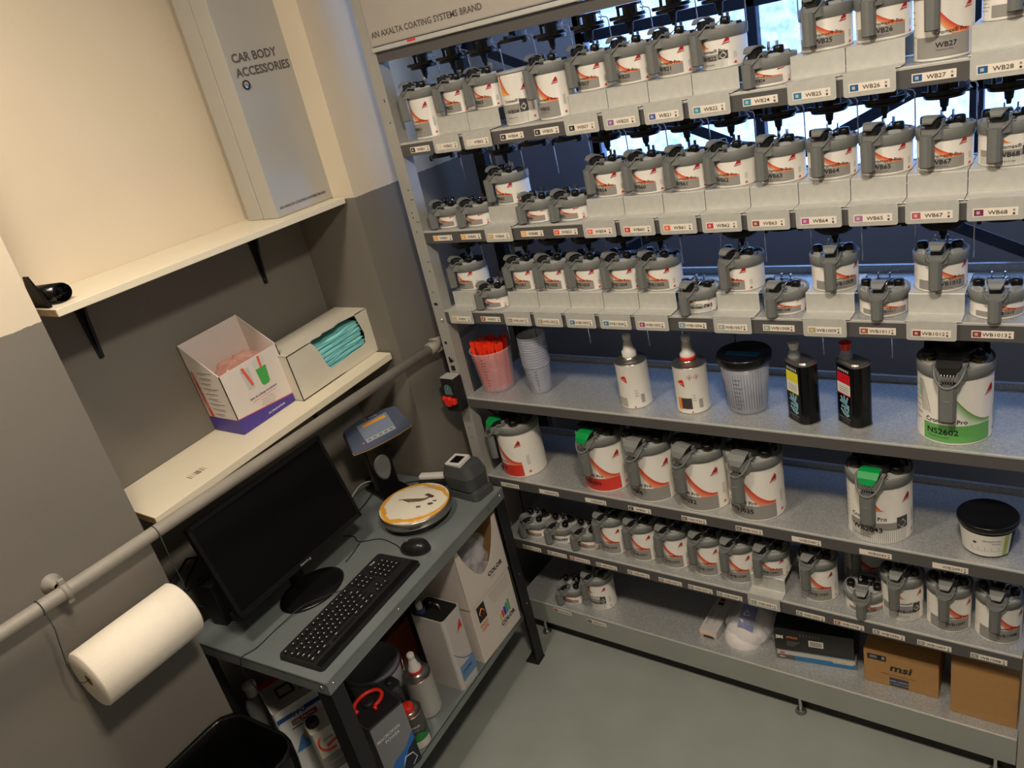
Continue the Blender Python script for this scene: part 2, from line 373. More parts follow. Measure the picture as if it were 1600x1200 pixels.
# ------------------------------------------------------------------ tins
def wrap(R, a0, z0):
    return lambda x, y: (R * math.sin(a0 + x / R), -R * math.cos(a0 + x / R), z0 + y)
def label_mesh(code, R, h, style='A', block=cGREY, sw=(cRED, rgb(244, 160, 120)), code_size=None, big=False):
    mb = MB(); Hd = h - (.023 if not big else .028); r1 = R + .0004; r2 = R + .0007; r3 = R + .0010
    zb0 = .006; bt = zb0 + (.34 if not big else .27) * Hd
    A0, A1_ = -.75, 1.2
    lin_ = lambda a, b, n: [a + (b - a) * i / n for i in range(n + 1)]
    P = lambda r: (lambda a, z: (r * math.sin(a), -r * math.cos(a), z))
    flat = lambda c: (lambda a, z: c)
    if style == 'B':
        hz = zb0 + .22 * Hd
        mb.patch(P(r1), lin_(A0, .80, 12), [hz, bt + .08 * Hd], PRINT, flat(block))
        mb.patch(P(r1), lin_(.80, 1.2, 4), [hz, bt + .16 * Hd], PRINT, flat(rgb(70, 68, 68)))
        mb.add([wrap(r2, .99, (hz + bt) / 2 + .05 * Hd)(x * R * .16, y * R * .16) for x, y in ((-1, 0), (0, -1), (1, .1), (.2, 1.2))], [(0, 1, 2, 3)], PRINT, rgb(200, 200, 196))
        a = A0
        while a < 1.15:
            w_ = .045; mb.add([P(r1)(a, zb0 - .002), P(r1)(a + .02, zb0 - .002), P(r1)(a + .02 + .5 * w_, hz - .001), P(r1)(a + .5 * w_, hz - .001)], [(0, 1, 2, 3)], PRINT, rgb(150, 150, 148)); a += .06
        mb.patch(lambda a, t: P(r1)(a, bt + .3 * Hd + t * max(.001, (Hd * .55) * max(0, 1 - (a + .2) / .6) ** 1.6)), lin_(-.2, .4, 8), [0, 1], PRINT, lambda a, t: mixc(rgb(246, 190, 90), cRED, t))
        zt_ = bt + .13 * Hd
    else:
        mb.patch(P(r1), lin_(A0, A1_, 14), [zb0, bt], PRINT, flat(block))
        top = zb0 + .98 * Hd
        def zc(t): return bt + (top - bt) * (1 - t) ** 1.9
        def fn(t, u):
            a = lerp(-.18, A1_, t); wdt = (zc(t) - bt) * min(1, .05 + .5 * t) + .085 * Hd * math.sin(PI * min(1, t * .8 + .15)) + (.09 * Hd * t if t < .98 else .05 * Hd)
            return P(r1)(a, max(bt + .0004, zc(t) + .06 * Hd * t - u * wdt))
        mb.patch(fn, lin_(0, 1, 14), [0, .35, 1], PRINT, lambda t, u: mixc(sw[0], sw[1], u))
        zt_ = bt + .03 * Hd
        if big:
            for q in range(5):
                mb.tube([P(r2)(-.8 + .07 * q, .16 * Hd + bt + .0), P(r2)(-.92 + .06 * q, bt + .45 * Hd), P(r2)(-.98 + .04 * q, bt + .62 * Hd)], .0004, PRINT, 4, col=rgb(120, 110, 110))
            mb.patch(P(r1), lin_(-1.02, -.88, 3), [bt + .35 * Hd, bt + .5 * Hd, bt + .72 * Hd], PRINT, lambda a, z: mixc(rgb(120, 208, 190), cWHITE, .3 if z < bt + .6 * Hd else 1))
    cs = code_size or min(.013, .17 * Hd + .003) * (1.55 if big else 1)
    mb.text('Cromax\u00ae Pro', cs * .78, wrap(r3, A0 + .08 if big else -.02, zt_), cBLACK, bold=.008)
    mb.text(code, cs, wrap(r3, .02 if not big else A0 + .12, (zb0 + bt) / 2 + (.0 if style == 'A' else .06 * Hd) - cs * .1), cBLACK, bold=.016, sx=1.08)
    mb.text('Waterborne base', cs * .33, wrap(r3, A0 + .16 if big else .02, (zb0 + bt) / 2 - cs * .55), rgb(80, 78, 76))
    # shield logo
    k = R * .32; z_ = zb0 + .70 * Hd if not big else zb0 + .68 * Hd; f = wrap(r2, .98, z_)
    mb.add([f(*p) for p in ((0, 0), (k, .12 * k), (k * 1.02, .75 * k), (k * .86, 1.05 * k), (k * .7, .92 * k), (.25 * k, .35 * k))], [(0, 1, 2, 3, 4, 5)], PRINT, cDRED)
    mb.text('Cromax', k * .27, lambda x, y: wrap(r3, .98, z_)(x + k * .08, y + k * .12 + x * .12), cWHITE, bold=.02)
    # small print
    for q in range(6):
        a = -1.25; z1 = .3 * Hd + q * .10 * Hd
        mb.patch(P(r1), lin_(a, a + (.42 if q % 2 else .34), 3), [z1, z1 + .018 * Hd], PRINT, flat(rgb(190, 180, 168)))
    for q in range(3): mb.patch(P(r1), lin_(1.44 + .05 * q, 1.46 + .05 * q, 1), [.28 * Hd, .5 * Hd], PRINT, flat(rgb(170, 168, 166)))
    mb.add([wrap(r1, 1.46, .1 * Hd)(x * R * .1, y * R * .1) for x, y in ((-.6, 0), (1, 0), (.5, 1.2))], [(0, 1, 2)], PRINT, cRED)
    return mb
def body_mesh(R, h):
    return MB().lathe([(.001, .001), (R - .004, .001), (R - .001, 0), (R, .002), (R, .004), (R - .0006, .005), (R - .0002, h - .012), (R - .002, h - .006), (R - .003, h - .006)], WHITE, n=40)
def lid_mesh(R, h, big=False):
    mb = MB(); d = .023 if not big else .028
    mb.lathe([(R + .0006, h - d), (R + .0022, h - d + .001), (R + .0032, h - .002), (R + .0020, h), (R - .001, h), (R - .003, h - .004)], LIDG, n=44)
    mb.lathe([(R - .003, h - .004), (.001, h - .003)], LIDL, n=44)
    s = R / .052
    # spout bulge toward the handle
    mb.prism([(-.026 * s, -R * .80), (-.021 * s, -R - .004 * s), (-.013 * s, -R - .013 * s), (.013 * s, -R - .013 * s), (.021 * s, -R - .004 * s), (.026 * s, -R * .80)], h - d * .75, h + .002, LIDG)
    for sx in ((-1, 1) if not big else ()):   # raised side wings
        mb.prism([(sx * .030 * s, -R * .62), (sx * .043 * s, -R * .3), (sx * .044 * s, R * .2), (sx * .038 * s, R * .2), (sx * .034 * s, -R * .3), (sx * .024 * s, -R * .6)][::sx], h - .004, h + .006, LIDL)
    mb.box((-.022 * s, R * .35, h - .004), (.022 * s, R * .72, h + .005), BLKM, bev=.002)
    return mb
def handle_mesh(R, h, L, wd=.023, big=False):
    mb = MB(); s = R / .052; y0 = -R - .009 * s; y1 = y0 - .020; w2 = wd / 2
    o = [(-w2, y0), (-w2, y1 + .007), (-w2 + .005, y1 + .001), (0, y1 - .001), (w2 - .005, y1 + .001), (w2, y1 + .007), (w2, y0)]
    zt = h - .006 if not big else h - .030
    mb.prism(o[::-1], h - L, zt, HANDLE, taper=1.05)
    mb.prism([(x * 1.0, y) for x, y in o[::-1]], h - L - .0015, h - L, BLKM, taper=1)
    # hoop under the spout
    a = .021 * s; pts = []
    for i in range(13):
        t = PI * i / 12; pts.append((-a * math.cos(t), y0 + .012 * s - (.026 * s) * math.sin(t), h + .010 - (.022 + (.02 if big else 0)) * math.sin(t)))
    mb.tube(pts, .0019 * s, HANDLE, 7)
    mb.tube([(-a, y0 + .012 * s, h + .010), (-a, y0 + .030 * s, h + .004)], .0022 * s, HANDLE, 6); mb.tube([(a, y0 + .012 * s, h + .010), (a, y0 + .030 * s, h + .004)], .0022 * s, HANDLE, 6)
    if big:
        for q in range(5): mb.tube([(-.014 + .007 * q, y0 + .002, h + .012), (-.011 + .0055 * q, y1 + .004, h - .012), (-.009 + .0045 * q, y1 + .006, h - .030)], .0011, CHROME, 5)
        mb.box((-w2 + .003, y0 - .003, h - .034), (w2 - .003, y0 + .004, h + .01), BLKM)
        mb.box((-.006, y1 - .0018, h - .066), (.006, y1 + .001, h - .063), LIDG, bev=.0008)
    return mb
def lever_mesh(R, h, big=False, M=None):
    mb = MB(); s = R / .052; M = M or LIDG; w_ = .0155 * s
    prof = [(-R + .024 * s, h + .020), (-R + .014 * s, h + .027), (-R + .002 * s, h + .0285), (-R - .009 * s, h + .0255), (-R - .017 * s, h + .018)] if not big else [(-R + .026, h + .022), (-R + .012, h + .026), (-R - .004, h + .024), (-R - .018, h + .012), (-R - .024, h - .002)]
    n = len(prof); vs = []
    for sd in (-1, 1):
        for i, (y, z) in enumerate(prof):
            ww = w_ * ((1.08, 1.05, 1.0, .9, .62) if not big else (.8, 1.02, 1.1, 1.0, .62))[i] * sd
            vs.append((ww, y, z)); vs.append((ww * .96, y + .001, z - .0032))
    k = 2 * n; fs = []
    for i in range(n - 1):
        a, b = 2 * i, 2 * i + 2
        fs += [(a, b, k + b, k + a), (b + 1, a + 1, k + a + 1, k + b + 1), (a, a + 1, b + 1, b), (k + a, k + b, k + b + 1, k + a + 1)]
    fs += [(0, k, k + 1, 1), (k - 2, k - 1, 2 * k - 1, 2 * k - 2)]
    mb.add(vs, fs, M)
    mb.box((-.0115 * s, -R - .004 * s, h - .004), (.0115 * s, -R + .020 * s, h + .020), BLKM, bev=.002)
    mb.box((-.0135 * s, -R + .016 * s, h - .003), (.0135 * s, -R + .030 * s, h + .013), LIDG, bev=.002)
    return mb
def knob_mesh(R, big=False):
    s = R / .052; mb = MB()
    mb.lathe([(.001, 0), (.0075 * s, 0), (.0075 * s, .003), (.0055 * s, .004), (.0055 * s, .008)], BRASS, n=14)
    mb.lathe([(.001, .008), (.0105 * s, .008), (.0115 * s, .010), (.0112 * s, .021), (.0095 * s, .0235), (.004 * s, .0245), (.001, .0245)], BLK, n=22)
    return mb
def coupling_mesh(R, h, big=False):
    mb = MB(); s = R / .052
    mb.box((-.019 * s, .004, h - .002), (.019 * s, .018, h + .008), BLK, bev=.002)
    for sx in (-1, 1):
        mb.box((sx * .012 * s - .0015, .006, h + .006), (sx * .012 * s + .0015, .012, h + .027), CHROME)
        mb.box((sx * .012 * s - .004, .008, h + .010), (sx * .012 * s + .004, .010, h + .016), CHROME)
    mb.tube([(.008 * s, -R + .03, h + .006), (.014 * s, 0, h + .018), (.022 * s, .01, h + .014)], .0014, CHROME, 6)
    if big:
        mb.cyl((0, 0, h + .004), R * .62, .018, BLKM, 28, r2=R * .56); mb.cyl((0, 0, h + .022), R * .3, .02, BLK, 18)
        mb.lathe([(R * .78, h + .002), (R * .88, h + .004), (R * .86, h + .030), (R * .74, h + .034), (R * .74, h + .004)], BLKM, n=20, a0=.1, a1=PI * .95, smooth=False)
        mb.box((-.05, .01, h + .02), (.05, .04, h + .036), BLK, bev=.004); mb.cyl((.042, .012, h + .02), .014, .024, BLK, 14)
    return mb
_parts = {}
def tin(code, kind, x, y, z, az, label, group, style='A', block=cGREY, lever=None, sw=(cRED, rgb(244, 160, 120)), lidded=True, lab_rot=0):
    R = .078 if kind == 'big' else .052; h = {'short': .058, 'mid': .084, 'tall': .134, 'big': .195}[kind]; big = kind == 'big'
    name = 'large_paint_tin' if big else 'paint_tin'
    t = empty(name, (x, y, z + .0004), az, label, 'paint tin', group)
    key = (kind, lever)
    if key not in _parts:
        L = {'short': .054, 'mid': .069, 'tall': .076, 'big': .116}[kind]
        P = dict(body=body_mesh(R, h), lid=lid_mesh(R, h, big), handle=handle_mesh(R, h, L, .034 if big else .0235, big),
                 pour_lever=lever_mesh(R, h, big, lever), stirrer_coupling=coupling_mesh(R, h, big), knob=knob_mesh(R, big))
        _parts[key] = {k: v.build(k) for k, v in P.items()}
        for o in _parts[key].values(): COL.objects.unlink(o)
    P = _parts[key]
    for k in (('body', 'lid', 'handle', 'pour_lever', 'stirrer_coupling') if lidded else ('body',)):
        c = P[k].copy(); COL.objects.link(c); c.parent = t
        if lever is GREEN and k == 'pour_lever': c['label'] = 'green pour lever'
    if lidded:
        for sx in (-1, 1):
            c = P['knob'].copy(); COL.objects.link(c); c.parent = t; c.location = (sx * (.034 if not big else .050), -.010 if not big else -.022, h - .004)
    else:
        MB().lathe([(R - .003, h - .006), (R + .0015, h - .005), (R + .002, h), (R - .001, h + .001), (R - .004, h - .002), (.001, h - .002)], LIDL, n=40).build('rim_lid', t)
    lb = label_mesh(code, R, h, style, block, sw, big=big).build('printed_label', t)
    lb.rotation_euler = (0, 0, lab_rot)
    return t
ORD = ['first', 'second', 'third', 'fourth', 'fifth', 'sixth', 'seventh', 'eighth', 'ninth', 'tenth', 'eleventh', 'twelfth', 'thirteenth', 'fourteenth']
# every column: code, kind, swatch colour (None = white sticker), label style
cK = rgb(40, 36, 34); cO = rgb(240, 170, 60); cT = rgb(60, 140, 160); cB = rgb(30, 90, 140); cP = rgb(140, 90, 150); cPk = rgb(200, 90, 100); cR = rgb(214, 60, 46); cW = rgb(220, 214, 200)
ROW1 = [('WB01', 'tall', cK), ('WB02', 'mid', cW), ('WB03', 'mid', cW), ('WB04', 'tall', cK), ('WB05', 'tall', cK), ('WB07', 'mid', cK), ('WB20', 'mid', cP), ('WB21', 'mid', rgb(80, 90, 160)), ('WB22', 'mid', cT), ('WB24', 'short', cT), ('WB25', 'mid', rgb(40, 120, 160)), ('WB26', 'mid', cB), ('WB27', 'tall', cB), ('WB28', 'mid', cB)]
ROW2 = [('WB41', 'short', cO), ('WB42', 'short', cO), ('WB43', 'mid', rgb(200, 170, 90)), ('WB48', 'short', rgb(246, 180, 90)), ('WB53', 'short', rgb(240, 90, 40)), ('WB54', 'mid', rgb(240, 110, 80)), ('WB60', 'mid', rgb(210, 50, 40)), ('WB61', 'mid', rgb(240, 100, 70)), ('WB62', 'mid', rgb(200, 50, 60)), ('WB63', 'mid', rgb(150, 60, 50)), ('WB64', 'mid', rgb(180, 80, 140)), ('WB65', 'mid', rgb(170, 110, 150)), ('WB67', 'mid', rgb(190, 80, 100)), ('WB68', 'mid', rgb(120, 40, 80))]
ROW3 = [('WB91', 'mid', rgb(200, 180, 120)), ('WB93', 'short', rgb(170, 90, 80)), ('WB1001', 'mid', rgb(150, 150, 140)), ('WB1002', 'mid', rgb(170, 150, 120)), ('WB1003', 'mid', rgb(40, 120, 170)), ('WB1004', 'mid', rgb(60, 120, 150)), ('WB1005', 'mid', rgb(150, 60, 120)), ('WB1006', 'short', rgb(120, 160, 180)), ('WB1007', 'mid', rgb(160, 170, 160)), ('WB1008', 'short', rgb(150, 170, 150)), ('WB1009', 'mid', rgb(170, 160, 110)), ('WB1011', 'short', rgb(170, 90, 60)), ('WB1012', 'mid', rgb(140, 40, 40)), ('WB1013', 'short', rgb(140, 50, 50))]
AZ = {1: [-34, -38, -38, -20, -34, -36, -34, -36, -40, -26, -14, -12, -8, 6], 2: [-34, -34, -38, -34, -38, -36, -34, -30, -40, -24, -12, -20, -20, -14], 3: [-36, -34, -36, -36, -38, -30, -30, -14, -22, -12, 6, 0, 0, 2]}
STEPH = .050
def sticker(mb, code, swc, x, y, z, wd=.076, hh=.0165):
    mb.box((x - wd / 2, y - .0006, z - hh / 2), (x + wd / 2, y, z + hh / 2), PRINT, rgb(236, 226, 212))
    yy = y - .0009
    q = lambda a, b, c, d, col: mb.quad([(a, yy, b), (c, yy, b), (c, yy, d), (a, yy, d)], PRINT, col)
    if swc:
        q(x - wd / 2 + .002, z - .0062, x - wd / 2 + .018, z + .0062, swc)
        yy = y - .0011; q(x - wd / 2 + .006, z - .003, x - wd / 2 + .012, z + .003, mixc(swc, cWHITE, .55))
    q(x + wd / 2 - .009, z + .001, x + wd / 2 - .005, z + .005, rgb(150, 146, 140)); q(x + wd / 2 - .009, z - .006, x + wd / 2 - .005, z - .002, rgb(60, 58, 56))
    mb.text(code, .0112, lambda a, b: (x + .004 + a, yy - .0002, z - .0040 + b), rgb(48, 44, 42), bold=.004, align='CENTER', sx=1.12)
def riser(code, swc, i, row, z1, z0):
    x = col_x(i); H = STEPH
    t = empty('step_riser', (x, 0, z1), 0, None, 'shelf riser', 'bent steel risers on the upper shelves')
    w_ = PITCH / 2 - .0008
    mb = MB()
    mb.sheet([(-.006, .0025), (-.0055, .0035), (.034, .0035), (.038, .005), (.039, H - .002), (.041, H), (.168, H), (.170, H - .002), (.170, .002)], -w_, w_, .0013, GALV2)
    mb.build('step_plate', t)
    mb = MB(); mb.prism(rrect(-w_ + .004, -.0235 - .018, w_ - .008, .0038, .005, 3), .0066, .0078, GALV2, T=Matrix.Rotation(PI / 2, 4, 'X'))
    fl = mb.build('label_flap', t)
    mb = MB(); sticker(mb, code, swc, -.002, -.0080, -.0245); mb.build('sticker', fl)
    return t
ROWN = {1: 'top row', 2: 'second row', 3: 'third row'}
KN = {'tall': 'tall', 'mid': 'medium', 'short': 'low'}
for row, ROW in ((1, ROW1), (2, ROW2), (3, ROW3)):
    z0, z1 = SZ[row]; above = {1: 2.093, 2: SZ[1][0], 3: SZ[2][0]}[row]; par = hd if row == 1 else shelves[row - 1]
    for i, (code, kind, swc) in enumerate(ROW):
        x = col_x(i); up = kind == 'mid'
        style = 'B' if code in ('WB04', 'WB22', 'WB68', 'WB1006') else 'A'
        where = 'on a steel step' if up else 'directly on the shelf'
        lab = 'white %s paint tin %s, %s from left in the %s' % (KN[kind], where, ORD[i], ROWN[row])
        if code == 'WB04': lab = 'white tall paint tin without pouring lid, fourth from the left in the top row'
        tin(code, kind, x + (.006 if row != 3 else 0), .095 if up else .068, z1 + (STEPH if up else 0), math.radians(AZ[row][i]), lab, 'white paint tins on the upper shelves', style, lidded=code != 'WB04',
            sw=(cRED, rgb(248, 176, 120)) if style == 'A' else (cORG, cWHITE), lab_rot=math.radians(-25) if code == 'WB1007' else 0)
        if up:
            r_ = riser(code, swc, i, row, z1, z0); r_['label'] = 'bent steel step with code label under the %s tin of the %s' % (ORD[i], ROWN[row])
        else:
            mb = MB(); sticker(mb, code, swc, x, -.0012, z0 + .0165); mb.build('price_label', shelves[row])
        full = kind in ('mid', 'tall') and code not in ('WB04',)
        if full: hang(par, _drv, x + .004, .095, above)
        else: hang(par, _arm, x + .004, .095, above)
        hang(par, _rod, x + .004, .10, above)
for i in range(N):   # arms under the third shelf
    if i not in (0,): hang(shelves[3], _arm, col_x(i) + .004, .13, SZ[3][0] + .012)
for x in (-1.60, -1.49, -1.29, -1.09, -.98, -.83, -.60, -.44, -.155):
    c = hang(shelves[3], _rod, x, .13, SZ[3][0] + .004)
# ---- fifth shelf: large tins
z1 = SZ[5][1]
BIG = [('WB2010', -1.574, .088, -36, 'A', cR, GREEN, 'large paint tin with red label and green lever, far left of its shelf'),
       ('WB2030', -1.237, .092, -8, 'A', cR, GREEN, 'large paint tin with red label and green lever, beside grey-labelled tins'),
       ('WB06', -1.066, .083, -6, 'A', cGREY, None, 'large grey-labelled paint tin right beside the red-labelled tin with green lever'),
       ('WB1032', -.899, .083, -16, 'A', cGREY, None, 'large grey-labelled paint tin in the middle between two others like it'),
       ('WB1035', -.739, .083, -8, 'A', cGREY, None, 'large grey-labelled paint tin, rightmost of the close row of four'),
       ('WB2043', -.410, .083, -4, 'B', cGREY, GREEN, 'large paint tin with grey label, hatched foot and green lever, standing alone')]
for c_, x, y, az, st, blk, lv, lb in BIG:
    tin(c_, 'big', x, y, z1, math.radians(az), lb, 'large paint tins on the fifth shelf', st, blk, lv)
    hang(shelves[4], _drvB, x, y + .02, SZ[4][0] + .01)
tin('NS2602', 'big', -.243, .096, SZ[4][1], math.radians(-1), 'large paint tin with green label and black lid mechanism, beside black cans', 'large paint tins on the fifth shelf', 'A', rgb(104, 176, 92), BLK, (rgb(90, 150, 70), rgb(220, 236, 210)))['group'] = 'large paint tins'
for i, (c_, x, swc) in enumerate((('WB2010', -1.59, None), ('WB2020', -1.426, None), ('WB2030', -1.244, None), ('WB06', -1.086, cK), ('WB1032', -.906, rgb(110, 106, 104)), ('WB1035', -.739, rgb(110, 106, 104)), ('WB2040', -.58, None), ('WB2043', -.405, None), ('WB2091', -.234, None))):
    mb = MB(); sticker(mb, c_, swc, x, -.0012, SZ[5][0] + .013, .078); mb.build('price_label', shelves[5])
for x in (-1.35, -.52, -.12): hang(shelves[4], _rod, x, .12, SZ[4][0] + .03)
# ---- sixth shelf
z1 = SZ[6][1]
S6 = [('WB1014', 'short', -1.562, -30, 'A'), ('WB1015', 'short', -1.452, -28, 'B'), ('WB1016', 'short', -1.345, -26, 'A'), ('WB1030', 'tall', -1.250, -22, 'A'), ('WB1051', 'tall', -1.137, -22, 'A'), ('WB1033', 'tall', -1.024, -22, 'A'), ('WB1037', 'tall', -.912, -20, 'A'), ('WB1039', 'tall', -.812, -18, 'A'), ('WB1041', 'mid', -.712, -16, 'A'), ('WB1050', 'tall', -.578, -14, 'A'), ('WB1078', 'short', -.452, 4, 'A'), ('WB1096', 'tall', -.358, -6, 'B'), ('WB1097', 'tall', -.246, -2, 'A'), ('WB1098', 'tall', -.134, -2, 'A')]
for i, (c_, kd, x, az, st) in enumerate(S6):
    up = kd == 'mid'
    tin(c_, kd, x, .078 if kd != 'short' else .072, z1 + (STEPH if up else 0), math.radians(az), 'white %s paint tin %s, %s from left on the sixth shelf' % (KN[kd], 'on a steel step' if up else 'directly on the shelf', ORD[i]), 'white paint tins on the sixth shelf', st)
    hang(shelves[5], _drv if kd != 'short' else _arm, x, .085, SZ[5][0] + .004)
tin('WB1070', 'tall', -.486, .195, z1, 0, 'white tall paint tin in the second line, behind the low tin on the sixth shelf', 'white paint tins on the sixth shelf')
t = empty('step_riser', (-.712, -.022, z1), 0, 'single bent steel step on the sixth shelf', 'shelf riser'); 
mb = MB(); mb.sheet([(.018, .0025), (.045, .0035), (.052, .005), (.053, STEPH - .002), (.055, STEPH), (.18, STEPH), (.182, STEPH - .002), (.182, .002)], -.050, .050, .0013, GALV2); mb.build('step_plate', t)
mb = MB(); mb.prism(rrect(-.052, -.040, .044, .0035, .005, 3), -.0160, -.0148, GALV2, T=Matrix.Rotation(PI / 2, 4, 'X')); fl = mb.build('label_flap', t)
mb = MB(); sticker(mb, 'WB1041', rgb(150, 148, 144), -.004, .0146, -.024, .078); mb.build('sticker', fl)
for c_, x in (('WB1014', -1.561), ('WB1015', -1.452), ('WB1016', -1.358), ('WB1030', -1.253), ('WB1051', -1.133), ('WB1033', -1.02), ('WB1037', -.918), ('WB1039', -.824), ('WB1050', -.584), ('WB1078', -.480), ('WB1096', -.378), ('WB1097', -.268), ('WB1098', -.145)):
    mb = MB(); sticker(mb, c_, rgb(170, 110, 80) if c_ in ('WB1078', 'WB1016') else rgb(150, 148, 144), x, -.0012, SZ[6][0] + .014, .080); mb.build('price_label', shelves[6])
for x in (-1.36, -1.27, -1.08, -.86): hang(shelves[6], _rod, x, .08, SZ[6][0] + .045)
# ---- base
tin('WB1099', 'short', -1.474, .080, .16, math.radians(-26), 'low white paint tin at the far left of the bottom shelf', 'white paint tins on the bottom shelf')
tin('WB2091', 'tall', -1.362, .088, .16, math.radians(-22), 'tall white paint tin with dark label square on the bottom shelf', 'white paint tins on the bottom shelf', 'B')
mb = MB(); sticker(mb, 'WB1099', rgb(160, 60, 50), -1.49, -.0012, .143, .078); mb.build('price_label', shelves[7])
mb = MB(); sticker(mb, 'WB2091', cK, -1.345, -.0012, .137, .078); mb.build('price_label', shelves[7])
for o in (_drv, _arm, _rod, _drvB): bpy.data.objects.remove(o)

# ------------------------------------------------------------------ things on the fourth shelf
Z4 = SZ[4][1]
def frame(c, yaw, tilt=0):
    r = Vector((math.cos(yaw), math.sin(yaw), 0)); n = Vector((math.sin(yaw), -math.cos(yaw), 0))
    u = Vector((0, 0, 1)) * math.cos(tilt) - n * math.sin(tilt); k = r.cross(u)
    m = Matrix.Identity(4)
    for i in range(3): m[i][0] = r[i]; m[i][1] = u[i]; m[i][2] = k[i]; m[i][3] = c[i]
    return m
def fT(T): return lambda x, y, z=0: T @ Vector((x, y, z))
t = empty('mixing_cup', (-1.610, .093, Z4 + .0005), 0, 'large milky mixing cup holding a bunch of orange-red stirring sticks', 'cup')
MB().lathe([(.001, .003), (.053, .002), (.055, .006), (.0705, .143), (.073, .145), (.0735, .149), (.0705, .150), (.069, .144), (.0535, .008), (.001, .006)], CLEAR, n=40).build('cup_wall', t)
mb = MB()
for q in range(10):
    a = -1.9 + .0; z = .03 + q * .011; r = .0555 + (.0705 - .055) * (z / .143)
    mb.patch(lambda a, z: (r * math.cos(a), r * math.sin(a), z), [-1.5 + .05 * i for i in range(4 + q % 3)], [z, z + .0016], PRINT, lambda a, z: rgb(120, 60, 50))
mb.build('printed_scale', t)
stick = MB(); stick.prism(rrect(-.005, -.0011, .005, .0011, .001, 2), 0, .150, ORSTICK)
for q in range(6): stick.box((-.005, -.0017, .02 + .018 * q), (.005, .0017, .023 + .018 * q), ORSTICK)
stick.prism(rrect(-.0065, -.0014, .0065, .0014, .001, 2), .145, .166, ORSTICK)
s0 = stick.build('stirring_stick'); first = True; random.seed(3)
for i in range(96):
    rr = .048 * math.sqrt((i + .5) / 96); a = i * 2.4
    o = s0 if first else s0.copy()
    if not first: COL.objects.link(o)
    first = False
    lean = .125 * rr / .048; o.location = (-1.610 + rr * math.cos(a), .093 + rr * math.sin(a), Z4 + .006 + random.uniform(-.002, .004))
    o.rotation_euler = (-lean * math.sin(a) + random.uniform(-.02, .02), lean * math.cos(a) + random.uniform(-.02, .02), random.uniform(0, 3))
    tag(o, 'orange-red plastic stirring stick standing in the large mixing cup', 'stirring stick', 'stirring sticks in the mixing cup')
cup = MB(); cup.lathe([(.001, .002), (.0325, .001), (.034, .004), (.0445, .098), (.0460, .1), (.0462, .103), (.0446, .104), (.0432, .1), (.033, .006), (.001, .005)], FROST, n=30)
for q in range(7):
    z = .018 + .011 * q; r = .0343 + (.0445 - .034) * z / .098
    cup.patch(lambda a, z: (r * math.cos(a), r * math.sin(a), z), [-1.9 + .06 * i for i in range(3 + q % 3)], [z, z + .0018], PRINT, lambda a, z: rgb(70, 84, 150))
    cup.patch(lambda a, z: (r * math.cos(a), r * math.sin(a), z), [-1.2 + .05 * i for i in range(4)], [z, z + .0018], PRINT, lambda a, z: rgb(70, 84, 150))
for q in range(24):
    r = .0448; a = q * .26; cup.patch(lambda a, z: (r * math.cos(a), r * math.sin(a), z), [a, a + .1, a + .16], [.094, .0955], PRINT, lambda a, z: rgb(90, 96, 150))
c0 = cup.build('plastic_cup')
for i in range(12):
    o = c0 if i == 0 else c0.copy()
    if i: COL.objects.link(o)
    o.location = (-1.436, .097, Z4 + .0005 + i * .0088); o.rotation_euler = (0, 0, i * .7 if i else 0)
    tag(o, ['bottom cup of the nested translucent cup stack, standing on the shelf', '%s cup from the top in the nested translucent cup stack' % ORD[11 - i], 'topmost cup of the nested translucent cup stack'][0 if i == 0 else 2 if i == 11 else 1], 'cup', 'nested measuring cups')
